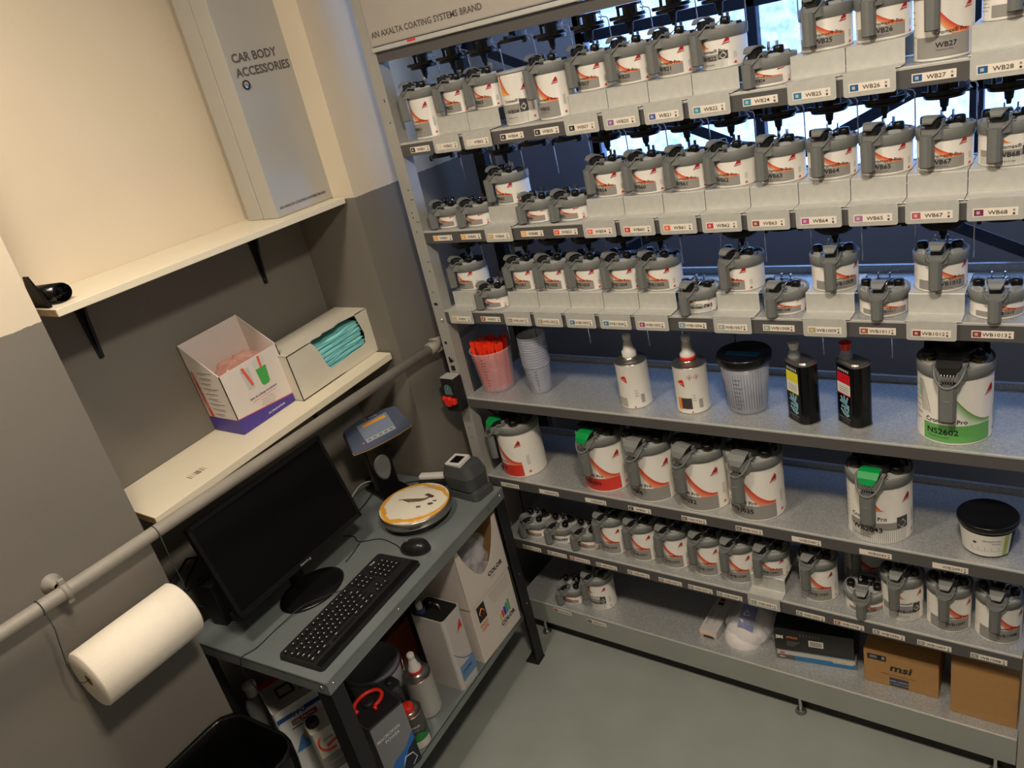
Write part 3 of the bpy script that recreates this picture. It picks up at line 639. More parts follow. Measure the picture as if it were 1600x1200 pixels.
def cone_can(x, y, z, R, h, az, label, cap, ring, grp, body=WHITE, printed=True):
    t = empty('aerosol_shaped_can' if False else 'hardener_can', (x, y, z + .0005), az, label, 'can', grp)
    MB().lathe([(.001, .001), (R - .002, 0), (R, .002), (R - .0008, .005), (R - .0008, h - .005), (R, h - .002), (R, h)], body, n=36).build('body', t)
    MB().lathe([(R, h), (R - .001, h + .003), (R - .004, h + .001), (R * .62, h + .006), (R * .40, h + .012), (R * .40, h + .018), (.001, h + .018)], TINMET, n=36).build('shoulder', t)
    if ring: MB().lathe([(R * .40, h + .012), (R * .46, h + .013), (R * .46, h + .023), (R * .36, h + .025)], REDP, n=26).build('collar', t)
    MB().lathe([(R * .44, h + .014 + (.008 if ring else 0)), (R * .44, h + .030), (R * .34, h + .034), (R * .22, h + .062), (R * .19, h + .064), (R * .25, h + .068), (R * .26, h + .080), (R * .18, h + .084), (.001, h + .084)], cap, n=26).build('spout_cap', t)
    if printed:
        mb = MB(); P = wrap(R + .0003, 0, 0); k = .020
        P = wrap(R + .0004, -.45, h * .66); mb.add([P(*p) for p in ((0, .004), (.022, -.008), (.021, .010), (.017, .016), (.006, .012))], [(0, 1, 2, 3, 4)], PRINT, cRED)
        mb.text('Cromax', .005, lambda x, y: wrap(R + .0007, -.45, h * .66)(x + .002, y + .004 - x * .15), cWHITE, bold=.02)
        pc = lambda a0, a1, z0, z1, c: mb.patch(lambda a, z: ((R + .0004) * math.sin(a), -(R + .0004) * math.cos(a), z), [lerp(a0, a1, i / 5) for i in range(6)], [z0, z1], PRINT, lambda a, z: c)
        for q in range(7): pc(.75 + .035 * q, .765 + .035 * q, h * .12, h * .32, rgb(60, 58, 56))
        pc(.40, .62, .3 * h, .31 * h, rgb(150, 148, 146)); pc(.40, .6, .36 * h, .37 * h, rgb(150, 148, 146)); pc(.40, .6, .42 * h, .43 * h, rgb(150, 148, 146))
        mb.add([wrap(R + .0004, .25, h * .03)(x, y) for x, y in ((0, 0), (.006, 0), (.004, .007))], [(0, 1, 2)], PRINT, cRED)
        if ring:
            pc(-.55, -.30, h * .10, h * .36, rgb(236, 140, 50)); pc(-.30, .34, h * .12, h * .36, rgb(66, 62, 60))
            for ax in (.35, .75):
                f = wrap(R + .0004, ax, h * .82)
                for p, q in (((-.008, 0), (0, -.008)), ((0, -.008), (.008, 0)), ((.008, 0), (0, .008)), ((0, .008), (-.008, 0))): mb.tube([f(*p), f(*q)], .0004, PRINT, 4, col=cRED)
                mb.add([wrap(R + .0006, ax, h * .82)(*p) for p in ((-.002, -.003), (.002, -.003), (.0005, .004))], [(0, 1, 2)], PRINT, cBLACK)
        else: pc(-.9, -.15, h * .05, h * .26, rgb(176, 172, 164))
        mb.build('printed_label', t)
    return t
CAPW = mat('milky_cap', rgb(214, 212, 206), .4, noise=(30, .03, 'n'))
cone_can(-1.079, .08, Z4, .048, .140, .08, 'white round can with milky cone spout, plain white neck', CAPW, False, 'white cone-spout cans on the fourth shelf')
cone_can(-.898, .085, Z4, .048, .140, .02, 'white round can with cone spout, red collar and hazard diamonds', CAPW, True, 'white cone-spout cans on the fourth shelf')
t = empty('plastic_tub', (-.748, .112, Z4 + .0005), 0, 'clear plastic measuring tub with wide black lid, half full', 'tub')
MB().lathe([(.001, .003), (.0505, .002), (.052, .006), (.0655, .150), (.0645, .150), (.0515, .008), (.001, .006)], FROST, n=40).build('tub_wall', t)
MB().lathe([(.001, .006), (.050, .006), (.061, .112), (.001, .112)], mat('grey_blue_fluid', rgb(120, 128, 150), .4, alpha=.7, noise=(20, .2, 'n')), n=36).build('contents', t)
MB().lathe([(.060, .146), (.070, .146), (.0725, .150), (.0735, .166), (.071, .170), (.066, .171), (.064, .166), (.001, .165)], BLK, n=44).build('lid', t)
mb = MB(); mb.box((-.045, -.018, .1655), (.045, .006, .1662), PRINT, rgb(34, 110, 150)); mb.text('COLOR', .012, lambda x, y: (x, y - .011, .1665), rgb(10, 30, 50), align='CENTER', sx=1.5)
mb.build('lid_sticker', t)
mb = MB(); r = .062
for q in range(18):
    a = -2.6 + .12 * q; mb.tube([(.0575 * math.cos(a), .0575 * math.sin(a), .02), (.0655 * math.cos(a), .0655 * math.sin(a), .130)], .0005, PRINT, 4, col=rgb(90, 96, 120))
for q in range(8):
    z = .02 + .013 * q; r = .0525 + .0135 * z / .15 + .0004
    mb.patch(lambda a, zz: (r * math.cos(a), r * math.sin(a), zz), [-1.8 + .07 * i for i in range(5 + q % 3)], [z, z + .0015], PRINT, lambda a, z: rgb(80, 88, 130))
mb.patch(lambda a, z: ((.0525 + .0135 * z / .15 + .0005) * math.cos(a), (.0525 + .0135 * z / .15 + .0005) * math.sin(a), z), [-2.75 + .08 * i for i in range(5)], [.07, .10], PRINT, lambda a, z: rgb(190, 60, 80))
mb.build('printed_scale', t)
def slab_bottle(x, y, z, az, label, capM, stripe):
    t = empty('rectangular_can', (x, y, z + .0005), az, label, 'can', 'black rectangular cans on the fourth shelf')
    H = .168; o = rrect(0, 0, .084, .056, .020, 5)
    bk = mat('black_gloss_tin', rgb(16, 16, 18), .18, .3, noise=(20, .1, 'n'))
    mb = MB(); mb.prism(o, .002, H, bk); mb.prism(rrect(-.0012, -.0012, .0852, .0572, .021, 5), 0, .0035, TINMET); mb.build('body', t)
    mb = MB(); mb.prism(rrect(-.001, -.001, .085, .057, .021, 5), H, H + .003, TINMET); mb.prism(rrect(.004, .004, .080, .052, .017, 5), H + .003, H + .007, TINMET, taper=.92); mb.build('shoulder', t)
    MB().lathe([(.016, 0), (.0165, .004), (.012, .012), (.0095, .020), (.0105, .024), (.001, .024)], CLEAR if capM is None else FROST, (.022, .024, H + .007), 24).build('neck', t)
    MB().lathe([(.0095, .020), (.011, .024), (.0135, .036), (.0155, .040), (.0145, .041), (.001, .038)], CAPW if capM is None else capM, (.022, .024, H + .007), 24).build('cap', t)
    mb = MB(); f = lambda a, b: (a, -.0006, b)
    q = lambda a, b, c, d, col, e=0: mb.quad([(a, -.0006 - e, b), (c, -.0006 - e, b), (c, -.0006 - e, d), (a, -.0006 - e, d)], PRINTG, col)
    q(.018, .114, .066, .146, stripe); q(.018, .088, .066, .118, cWHITE, .0002); q(.018, .086, .066, .089, stripe, .0003)
    for k in range(3): q(.026, .095 + .006 * k, .058, .0965 + .006 * k, rgb(120, 118, 116), .0004)
    mb.text('ONYX HD' if False else 'VITESSE', .0095, lambda a, b: (.019 + a, -.0008, .151 + b), rgb(225, 225, 225), bold=.01, sx=1.1) if False else None
    for k in range(6): q(.022 + .007 * k, .150, .026 + .007 * k, .157, rgb(200, 200, 205))
    for k, (a0, b0, a1, b1) in enumerate(((.03, .080, .038, .062), (.055, .082, .047, .060), (.042, .084, .043, .058), (.026, .066, .060, .056), (.028, .044, .044, .030), (.056, .046, .048, .026), (.040, .046, .058, .030), (.030, .052, .060, .050))):
        d = Vector((a1 - a0, b1 - b0)).normalized().orthogonal() * .0028
        mb.quad([(a0 - d.x, -.0007, b0 - d.y), (a0 + d.x, -.0007, b0 + d.y), (a1 + d.x * 1.4, -.0007, b1 + d.y * 1.4), (a1 - d.x * 1.4, -.0007, b1 - d.y * 1.4)], PRINTG, rgb(130, 180, 196))
    q(.020, .020, .062, .0208, rgb(190, 190, 195)); q(.030, .014, .060, .0150, rgb(130, 130, 135)); q(.034, .009, .060, .010, rgb(130, 130, 135))
    mb.build('printed_label', t)
slab_bottle(-.637, .082, Z4, math.radians(-38), 'black rectangular can with yellow label and clear cap', None, rgb(236, 224, 40))
slab_bottle(-.514, .092, Z4, math.radians(-39), 'black rectangular can with red label and red cap', REDP, rgb(214, 36, 48))
# black-lidded tub on the fifth shelf
t = empty('plastic_tub', (-.166, .078, SZ[5][1] + .0005), 0, 'white plastic tub with paper label and black lid at the right shelf end', 'tub')
MB().lathe([(.001, .001), (.050, 0), (.0515, .004), (.0605, .080), (.001, .080)], BLKM, n=40).build('tub_wall', t)
MB().lathe([(.058, .076), (.064, .078), (.0665, .084), (.0665, .092), (.064, .095), (.060, .092), (.001, .090)], BLK, n=44).build('lid', t)
mb = MB(); cone = lambda r0: (lambda a, z: ((r0 + .009 * (z / .08)) * math.sin(a), -(r0 + .009 * (z / .08)) * math.cos(a), z))
mb.patch(cone(.0522), [-1.3 + .1 * i for i in range(25)], [.006, .040, .070], PRINT, lambda a, z: rgb(228, 224, 216))
mb.patch(cone(.0524), [.75 + .05 * i for i in range(5)], [.006, .040, .070], PRINT, lambda a, z: rgb(170, 190, 90))
mb.text('information bac', .0062, lambda x, y: cone(.0526)((x - .002) / .057 - .05, .052 + y), cBLACK, bold=.01)
mb.text('formule', .0055, lambda x, y: cone(.0526)((x + .016) / .057, .044 + y), cBLACK)
for k in range(5): mb.patch(cone(.0526), [-.5 + .26 * k, -.5 + .26 * k + .22], [.022, .0225], PRINT, lambda a, z: rgb(90, 88, 86)); mb.patch(cone(.0526), [-.5 + .26 * k, -.5 + .26 * k + .01], [.022, .034], PRINT, lambda a, z: rgb(90, 88, 86))
mb.patch(cone(.0527), [-.42, -.36, -.30], [.042, .048], PRINT, lambda a, z: cBLACK)
mb.build('paper_label', t)

# ------------------------------------------------------------------ bottom shelf clutter
ZB = .1605
def panelq(mb, T, a, b, c, d, col, e=.0004, M=None): mb.quad([T @ Vector(p) for p in ((a, b, e), (c, b, e), (c, d, e), (a, d, e))], M or PRINT, col)
def fT2(T, ox, oy, e=.0008): return lambda x, y: T @ Vector((ox + x, oy + y, e))
def carton(name, x, y, z, az, L, D, H, M, label, cat, group=None, flaps=False, bev=.0015):
    t = empty(name, (x, y, z), az, label, cat, group)
    mb = MB(); mb.box((0, 0, 0), (L, D, H), M, bev=bev); mb.build('carton_body', t)
    if flaps:
        mb = MB(); mb.box((.002, .002, H), (L - .002, D / 2 - .0008, H + .0015), M); mb.build('top_flap', t)
        mb = MB(); mb.box((.002, D / 2 + .0008, H), (L - .002, D - .002, H + .0015), M); mb.build('top_flap', t)
    return t
FR = lambda T0=None: Matrix.Rotation(PI / 2, 4, 'X')          # front face frame of a carton: x right, y up, z out of the front
t = carton('slim_box', -.972, .052, ZB, math.radians(-1), .060, .22, .030, mat('grey_white_card', rgb(186, 182, 180), .6, noise=(20, .05, 'n')), 'long slim white cardboard box lying on the bottom shelf beside the bag', 'box')
mb = MB(); TT = Matrix.Translation((0, 0, .030)); panelq(mb, TT, .008, .06, .030, .062, rgb(90, 86, 84)); panelq(mb, TT, .008, .03, .0095, .10, rgb(90, 86, 84)); panelq(mb, TT, .014, .03, .0155, .10, rgb(90, 86, 84)); panelq(mb, TT, .034, .04, .0355, .09, rgb(90, 86, 84))
panelq(mb, TT, .012, .150, .028, .165, rgb(150, 40, 40)); panelq(mb, TT, .012, .130, .032, .146, rgb(60, 56, 54))
mb.quad([(0.001, -.0006, .0125), (.059, -.0006, .0125), (.059, -.0006, .029), (.001, -.0006, .029)], PRINT, rgb(232, 208, 184)); mb.quad([(.012, -.0008, .001), (.050, -.0008, .001), (.046, -.0008, .011), (.016, -.0008, .011)], PRINT, rgb(60, 50, 44)); mb.build('printed_label', t)
# clear bag with white disposable masks
random.seed(5)
t = empty('plastic_bag', (-.815, .125, ZB), 0, 'clear plastic bag of white dust masks with a blue printed logo', 'bag')
def blob(rx, ry, rz, c, M, amp, seed, n=26, fl=0):
    mb = MB(); vs = []; fs = []; rnd = random.Random(seed); ph = [rnd.uniform(0, 6) for _ in range(8)]
    for j in range(n // 2 + 1):
        for i in range(n):
            th = PI * j / (n // 2); a = 2 * PI * i / n
            d = 1 + amp * (math.sin(3 * a + ph[0] + 2 * th) + .7 * math.sin(5 * a + ph[1]) * math.sin(3 * th + ph[2]) + .6 * math.sin(7 * th + ph[3] + 4 * a) + .5 * math.sin(11 * a + ph[4] + 5 * th))
            z = c[2] + rz * d * math.cos(th)
            vs.append((c[0] + rx * d * math.sin(th) * math.cos(a), c[1] + ry * d * math.sin(th) * math.sin(a), max(z, fl)))
    for j in range(n // 2):
        for i in range(n): fs.append((j * n + i, (j + 1) * n + i, (j + 1) * n + (i + 1) % n, j * n + (i + 1) % n))
    mb.add(vs, fs, M, smooth=False); return mb
BAGC = mat('thin_clear_film', (.9, .92, .95, 1), .08, alpha=.22, noise=(30, .1, 'n'))
MASK = mat('white_mask_fabric', rgb(232, 226, 226), .8, noise=(30, .04, 'n'))
mb = MB()
for k in range(3):
    mb.lathe([(.062, .0), (.060, .010), (.048, .032), (.026, .046), (.001, .050)], MASK, T=Matrix.Translation((-.022 + .012 * k, -.030 + .030 * k, .008 + .010 * k)) @ Matrix.Rotation(.5, 4, 'X'), n=26)
mb.build('dust_masks', t)
blob(.078, .085, .062, (0, .0, .058), BAGC, .04, 2, 34, .001).build('film', t)
b2 = blob(.060, .070, .045, (.072, .045, .046), BAGC, .09, 9, 34, .001).build('film_neck', t)
mb = MB(); mb.patch(lambda u, v: (-.032 + u * .050 + .01 * v, -.050 + .075 * v, .060 + .064 * math.sin(v * 1.5) + .004 * math.sin(u * 5)), [i / 6 for i in range(7)], [i / 6 for i in range(7)], PRINTG, lambda u, v: rgb(24, 56, 150) if v < .72 else rgb(226, 176, 60))
mb.tube([(-.016, -.025, .096), (-.006, -.012, .106), (.004, -.028, .098), (-.016, -.025, .096)], .0016, PRINT, 5, col=cWHITE); mb.build('printed_logo', t)
az = math.radians(9)
t = carton('flat_box', -.716, .050, ZB, az, .232, .17, .036, mat('blue_grey_card', rgb(120, 118, 116), .5, noise=(20, .04, 'n')), 'flat grey and blue abrasive box lying under the black box', 'box')
mb = MB(); F = FR(); panelq(mb, F, .004, .020, .228, .035, rgb(196, 194, 190)); panelq(mb, F, .055, .003, .228, .020, rgb(40, 120, 176)); panelq(mb, F, .005, .003, .055, .020, rgb(90, 84, 80))
mb.text('3M', .011, fT2(F, .012, .023), cRED, bold=.05); mb.text('P80+', .009, fT2(F, .010, .008), cWHITE, bold=.02); panelq(mb, F, .165, .016, .222, .030, rgb(214, 206, 196), .0008); mb.text('225 x 175mm', .0062, fT2(F, .168, .020, .0012), rgb(190, 90, 40), bold=.01); mb.build('printed_label', t)
t = carton('black_box', -.718, .052, ZB + .0362, az, .228, .14, .085, mat('black_card', rgb(26, 26, 26), .35, noise=(20, .1, 'n')), 'glossy black box with orange number and barcode, on the flat box', 'box')
mb = MB(); F = FR(); mb.text('3M', .017, fT2(F, .004, .046), cWHITE, bold=.06); mb.text('09660', .013, fT2(F, .036, .050), rgb(220, 130, 50), bold=.01); panelq(mb, F, .100, .028, .142, .052, cWHITE)
for k in range(11): panelq(mb, F, .104 + .0032 * k, .031, .1056 + .0032 * k, .049, cBLACK, .0008)
for k in range(4): panelq(mb, F, .036, .036 - .005 * k, .075 - .006 * k, .0375 - .005 * k, rgb(130, 128, 124), .0008)
for k in range(7): panelq(mb, F, .075 + .009 * k, .062, .079 + .009 * k, .074, rgb(70, 68, 66), .0008)
mb.build('printed_label', t)
t = carton('cardboard_box', -.460, .060, ZB, math.radians(1.5), .194, .150, .122, CARD, 'brown computer parts box with black lettering and dark blue sticker', 'box', flaps=True)
mb = MB(); F = FR(); mb.text('msi', .036, lambda x, y: fT2(F, .068, .062)(x + .2 * y, y), cBLACK, bold=.03, sx=1.15); panelq(mb, F, .010, .090, .060, .110, cBLACK); panelq(mb, F, .016, .096, .036, .106, rgb(120, 122, 130), .0008); panelq(mb, F, .048, .096, .056, .106, rgb(150, 150, 154), .0008)
panelq(mb, F, .068, .004, .118, .036, rgb(44, 52, 70)); mb.text('INTEL CHIPSETS', .0068, fT2(F, .093, .022, .0012), rgb(210, 214, 225), align='CENTER', bold=.01); mb.text('10 YEARS & MORE', .0062, fT2(F, .093, .012, .0012), rgb(190, 194, 210), align='CENTER')
mb.text('motherboard packaging inside', .0075, fT2(F, .044, .044), rgb(110, 84, 54)); mb.build('printed_label', t)
t = carton('cardboard_box', -.233, .034, ZB, 0, .155, .20, .185, CARD, 'plain brown cardboard box at the right end of the bottom shelf', 'box', flaps=True)

# ------------------------------------------------------------------ left wall: shelves, cabinet, pipe
t = empty('wall_shelf', (XA, YA + .05, 1.736), 0, 'upper white melamine shelf board set into the alcove, carrying the cabinet', 'shelf')
MB().box((.001, 0, 0), (.255, .903, .018), MELA, bev=.0012).build('board', t)
MB().box((.004, -.0012, .001), (.253, .0005, .017), CHIP).build('raw_chipboard_end', t)
def bracket(y, z, h, dep, par, loc0):
    mb = MB(); p = [(0, 0), (.050, 0), (.022, -h * .45), (.008, -h), (0, -h)]
    Tm = Matrix.Rotation(PI / 2, 4, 'X')
    mb.prism([(a, b) for a, b in p][::-1], -.003, .003, BLKM, T=Matrix.Translation((0, y, z)) @ Tm)
    mb.prism([(-.007, -h), (.007, -h), (.017, 0), (-.017, 0)], -.002, .002, BLKM, T=Matrix.Translation((.002, y, z)) @ Matrix.Rotation(PI / 2, 4, 'Z') @ Matrix.Rotation(PI / 2, 4, 'X')); mb.box((0, y - .014, z - .004), (dep, y + .014, z - .0005), BLKM)
    mb.cyl((0, 0, 0), .004, .003, CHROME, 8, T=Matrix.Translation((.004, y, z - h + .014)) @ Matrix.Rotation(PI / 2, 4, 'Y'))
    mb.build('shelf_bracket', par)
bracket(.153, 0, .185, .20, t, None); bracket(.712, 0, .185, .20, t, None)
SL = math.atan(.047)
t2 = empty('wall_shelf', (XA, YA + .05, 1.172), 0, 'lower white melamine shelf board, slightly tilted, carrying two open boxes', 'shelf', rx=SL)
MB().box((.001, 0, 0), (.255, .903, .022), MELA, bev=.0012).build('board', t2)
MB().box((.004, -.0012, .001), (.253, .0005, .021), CHIP).build('raw_chipboard_end', t2)
mb = MB()
for k, (a, b) in enumerate(((.0, .004), (.008, .010), (.016, .018), (.022, .036), (.040, .044), (.048, .05))): mb.box((.165, .155 + a, .0222), (.190, .155 + b, .0225), PRINT, rgb(150, 140, 124))
mb.build('barcode_remains', t2); bracket(.712, 0, .15, .20, t2, None); bracket(.153, 0, .15, .20, t2, None)
shelf2 = lambda y: 1.194 + .047 * (y + 1.03)
# cabinet
t = empty('wall_cabinet', (-2.045, -.338, 1.7545), 0, 'narrow light grey metal cabinet with dark lettering standing on the upper shelf', 'cabinet')
CABM = mat('light_grey_cabinet_enamel', rgb(178, 176, 170), .28, .15, noise=(8, .02, 'n'))
MB().box((0, 0, 0), (.070, .252, .98), CABM, bev=.002).build('cabinet_body', t)
MB().box((.0725, .0, .0), (.141, .252, .98), CABM, bev=.003).build('door', t)
TF = Matrix.Translation((.1412, 0, 0)) @ Matrix.Rotation(PI / 2, 4, 'Z') @ Matrix.Rotation(PI / 2, 4, 'X')
mb = MB(); cl = rgb(88, 82, 80); mb.text('CAR BODY', .0315, fT2(TF, .020, .421), cl, bold=.025, sx=.98); mb.text('ACCESSORIES', .0315, fT2(TF, .020, .384), cl, bold=.025, sx=.98); mb.text('AN AXALTA COATING SYSTEMS BRAND', .0098, fT2(TF, .016, .022), cl, bold=.03, sx=1.02); mb.build('door_lettering', t)
mb = MB(); TL = TF @ Matrix.Translation((.040, .362, 0)); mb.lathe([(.0085, 0), (.0125, .001), (.0125, .003), (.009, .004)], BLKM, n=24, T=TL); mb.lathe([(.0088, .003), (.001, .0035)], CHROME, n=20, T=TL); mb.build('lock', t)
# rolled bin bags
t = tag(MB().build('rolled_bag_tmp'), None); bpy.data.objects.remove(t)
mb = MB(); pts = []
for i in range(60):
    a = i * .36; r = .004 + .0185 * i / 60; pts.append((r * math.cos(a) * 1.2, r * math.sin(a)))
TR = Matrix.Translation((-1.935, -.992, 1.7770)) @ Matrix.Rotation(.25, 4, 'Z') @ Matrix.Rotation(PI / 2, 4, 'Y')
vs = []; 
for zz in (-.06, .045):
    for p in pts: vs.append(TR @ Vector((p[1], p[0], zz)))
n = len(pts); mb.add(vs, [(i, i + 1, n + i + 1, n + i) for i in range(n - 1)], BAG, smooth=True)
mb.lathe([(.001, -.058), (.020, -.058), (.022, -.05), (.0215, .040), (.001, .038)], BAG, n=18, T=TR @ Matrix.Diagonal((1, 1.2, 1, 1)))
mb.prism([(-1.970, -1.027), (-1.885, -1.027), (-1.885, -1.017), (-1.970, -1.010)], 1.7555, 1.828, BAG, taper=.30, c=(-1.952, -1.020))
tag(mb.build('bin_bag_roll'), 'rolled-up black plastic bag at the near end of the upper shelf', 'bag')
# pipe
t = empty('wall_pipe', (-1.765, 0, 0), 0, 'beige painted pipe running along the left wall to the rack', 'pipe')
mb = MB(); mb.tube([(0, -3.15, 1.20), (0, -1.2, 1.20), (0, -.03, 1.208)], .0165, PIPE, 18); mb.build('pipe_run', t)
mb = MB(); mb.tube([(0, -.035, 1.208), (0, .0, 1.210), (-.004, .010, 1.216), (-.006, .012, 1.232)], .021, PIPE, 16); mb.build('pipe_elbow', t)
mb = MB(); mb.tube([(0, .0, 1.190), (0, .22, 1.19)], .010, PIPE, 14); mb.build('pipe_tail', t)
mb = MB(); TB = Matrix.Translation((-.045, -1.305, 1.214)) @ Matrix.Rotation(PI / 2, 4, 'Y')
mb.lathe([(.022, 0), (.0225, .004), (.016, .008), (.010, .024), (.007, .032)], PIPE, n=22, T=TB); mb.build('wall_flange', t)
mb = MB(); mb.lathe([(.0165, -.007), (.0195, -.007), (.0195, .007), (.0165, .007)], PIPE, n=22, T=Matrix.Translation((0, -1.300, 1.20)) @ Matrix.Rotation(PI / 2, 4, 'X'))
mb.box((-.006, -1.306, 1.214), (.004, -1.292, 1.232), PIPE, bev=.002); mb.box((-.004, -1.306, 1.170), (.006, -1.292, 1.186), PIPE, bev=.002)
mb.build('pipe_clamp', t)
# paper roll
t = empty('paper_roll', (-1.732, -1.228, 1.002), math.radians(1), 'large white paper towel roll hanging below the pipe on strings', 'paper roll')
TP = Matrix.Rotation(-PI / 2, 4, 'X')
mb = MB(); mb.lathe([(.014, -.126), (.070, -.126), (.0735, -.122), (.0740, 0), (.0735, .122), (.070, .126), (.014, .126)], PAPER, n=64, T=TP); mb.build('paper_body', t)
MB().lathe([(.014, -.126), (.0128, -.126), (.0128, .126), (.014, .126), (.014, -.126)], CARD, n=24, T=TP).build('cardboard_core', t)
mb = MB(); mb.box((.060, -.12, .0405), (.0612, .12, .0415), PAPER); mb.build('paper_edge', t)
def loop(y, yr, lab):
    mb = MB(); pts = []
    for i in range(9):
        a = -.5 * PI + PI * 1.5 * i / 8; pts.append((-1.765 + .0185 * math.cos(a), y, 1.2 + .0185 * math.sin(a)))
    mb.tube(pts, .0013, STRING, 6)
    s = 1 if yr > -1.2 else -1
    mb.tube([(-1.746, y, 1.196), (-1.742, y + (yr - y) * .15, 1.15), (-1.74, y + (yr - y) * .75 + s * .012, 1.06), (-1.736, yr + s * .012, 1.015), (-1.732, yr, 1.002), (-1.732, yr - s * .03, 1.0)], .0013, STRING, 6)
    tag(mb.build('hanging_string'), lab, 'string', 'strings holding the paper roll')
loop(-1.357, -1.362, 'dark string from the pipe to the near end of the paper roll'); loop(-1.076, -1.094, 'dark string from the pipe to the far end of the paper roll')

# boxes on the lower wall shelf
yb = -.663; t = empty('open_carton', (-2.092, yb, shelf2(yb) + .0012), 0, 'open white carton with purple foot band and printed mixing cups', 'box', rx=SL)
L, D, hf, hb, th = .142, .212, .190, .282, .003
mb = MB(); mb.box((0, 0, 0), (L, D, .003), CARDP); mb.box((0, 0, 0), (th, D, hb), CARDP); mb.box((L - th, 0, 0), (L, D, hf), CARDP)
for y in (0, D - th):
    vs = [(0, y, 0), (L, y, 0), (L, y, hf), (0, y, hb), (0, y + th, 0), (L, y + th, 0), (L, y + th, hf), (0, y + th, hb)]
    mb.add(vs, [(0, 1, 2, 3), (7, 6, 5, 4), (0, 4, 5, 1), (1, 5, 6, 2), (2, 6, 7, 3), (3, 7, 4, 0)], CARDP)
mb.build('carton_body', t)
PUR = rgb(78, 62, 150)
TX = Matrix.Translation((L + .0002, 0, 0)) @ Matrix.Rotation(PI / 2, 4, 'Z') @ Matrix.Rotation(PI / 2, 4, 'X'); TY = Matrix.Translation((0, -.0002, 0)) @ Matrix.Rotation(PI / 2, 4, 'X')
mb = MB(); panelq(mb, TX, 0, 0, D, .022, PUR); mb.quad([TX @ Vector(p) for p in ((0, .022, .0004), (D, .022, .0004), (D, .024, .0004), (0, .048, .0004))], PRINT, PUR); mb.quad([TX @ Vector(p) for p in ((0, .048, .0005), (D, .024, .0005), (D, .027, .0005), (0, .050, .0005))], PRINT, rgb(224, 100, 80))
panelq(mb, TY, 0, 0, L, .048, PUR)
# printed cups
def pq(pts, c, e=.0006): mb.quad([TX @ Vector((x, y, e)) for x, y in pts], PRINT, c)
pq([(.066, .172), (.072, .108), (.094, .108), (.098, .172)], rgb(196, 200, 196)); pq([(.070, .178), (.080, .178), (.094, .118), (.086, .114)], rgb(232, 96, 70), .0008)
pq([(.112, .180), (.118, .106), (.146, .106), (.156, .180)], rgb(208, 210, 206), .0007); pq([(.115, .152), (.118, .104), (.124, .098), (.142, .098), (.147, .104), (.153, .152)], rgb(78, 170, 84), .0009); pq([(.134, .186), (.143, .186), (.139, .150), (.132, .150)], rgb(232, 96, 70), .001)
mb.text('Stick de m\u00e9lange de peinture', .0086, fT2(TX, .112, .078), rgb(70, 60, 120), bold=.02, align='CENTER'); mb.text('and plastic measuring cup for paint', .0062, fT2(TX, .112, .069), rgb(220, 80, 90), align='CENTER')
for k in range(4): mb.text(['Mezclador de pintura', 'Bastoncini per vernice', 'Mengstaafje verf en beker', 'Paint mixing stick'][k], .0052, fT2(TX, .118, .060 - .007 * k), rgb(120, 116, 120), align='CENTER')
mb.text('DC INNOVATION', .0078, fT2(TX, .100, .011), cWHITE, bold=.02)
for k in range(9): panelq(mb, TY, .040, .196 - .017 * k, .110 - (k % 3) * .012, .1975 - .017 * k, rgb(90, 86, 90))
for k in range(9): panelq(mb, TY, .052, .191 - .017 * k, .080 + (k % 2) * .02, .1922 - .017 * k, rgb(150, 146, 146))
mb.quad([TY @ Vector(p) for p in ((.006, .20, .0005), (.020, .20, .0005), (.026, .08, .0005), (.010, .08, .0005))], PRINT, rgb(206, 130, 120)); mb.text('mixer stick', .014, lambda x, y: TY @ Vector((.020 - y, .10 + x, .0009)), rgb(170, 40, 40), bold=.02)
mb.quad([TY @ Vector(p) for p in ((.012, .048, .0005), (.030, .050, .0005), (.026, .080, .0005), (.012, .078, .0005))], PRINT, rgb(220, 90, 60)); mb.build('printed_artwork', t)
bl = blob(.052, .085, .045, (.072, .106, .150), mat('film_pink_reflection', rgb(236, 176, 160), .15, alpha=.35, noise=(30, .1, 'n')), .10, 4, 30, .1)  # film tinted with the pink reflected from the red sticks
o = bl.build('film_liner', t)
mb = MB(); mb.box((.01, .01, .06), (.132, .20, .145), mat('stick_reflection_pink', rgb(216, 150, 134), .7, noise=(30, .2, 'n'), bump=(60, .8))); o = mb.build('packed_sticks', t)  # block of sticks, pink reflected light inside the carton put into its colour
yb = -.462; t = empty('cloth_box', (-2.062, yb, shelf2(yb) + .0012), 0, 'white cardboard box torn open at the front with turquoise cloths inside', 'box', rx=SL)
L, D, H = .152, .356, .152
mb = MB(); mb.box((0, 0, 0), (L, D, .003), CARDW); mb.box((0, 0, 0), (.003, D, H), CARDW); mb.box((0, 0, 0), (L, .003, H), CARDW); mb.box((0, D - .003, 0), (L, D, H), CARDW)
TX = Matrix.Translation((L - .003, 0, 0)) @ Matrix.Rotation(PI / 2, 4, 'Z') @ Matrix.Rotation(PI / 2, 4, 'X')
y0, y1, zb = .108, .300, .048
mb.prism([(0, 0), (D, 0), (D, H), (y1 - .004, H), (y1, H - .02), (y1 + .012, H * .52), (y1 + .004, zb), (y1 - .012, zb - .004), (y0 + .035, zb - .008), (y0 + .022, zb + .004), (y0 + .012, .10), (y0 + .004, .128), (y0 - .006, H - .008), (y0 - .012, H), (0, H)], 0, .003, CARDW, T=TX)
mb.prism([(0, 0), (L, 0), (L, y0 - .012), (L - .012, y0 + .01), (L - .006, y0 + .04), (L - .016, y0 + .06), (L - .009, y0 + .10), (L - .018, y0 + .13), (L - .010, y0 + .165), (L - .004, y1 - .006), (L, y1 - .004), (L, D), (0, D)], H - .003, H, CARDW)
mb.build('carton_body', t)
mb = MB()
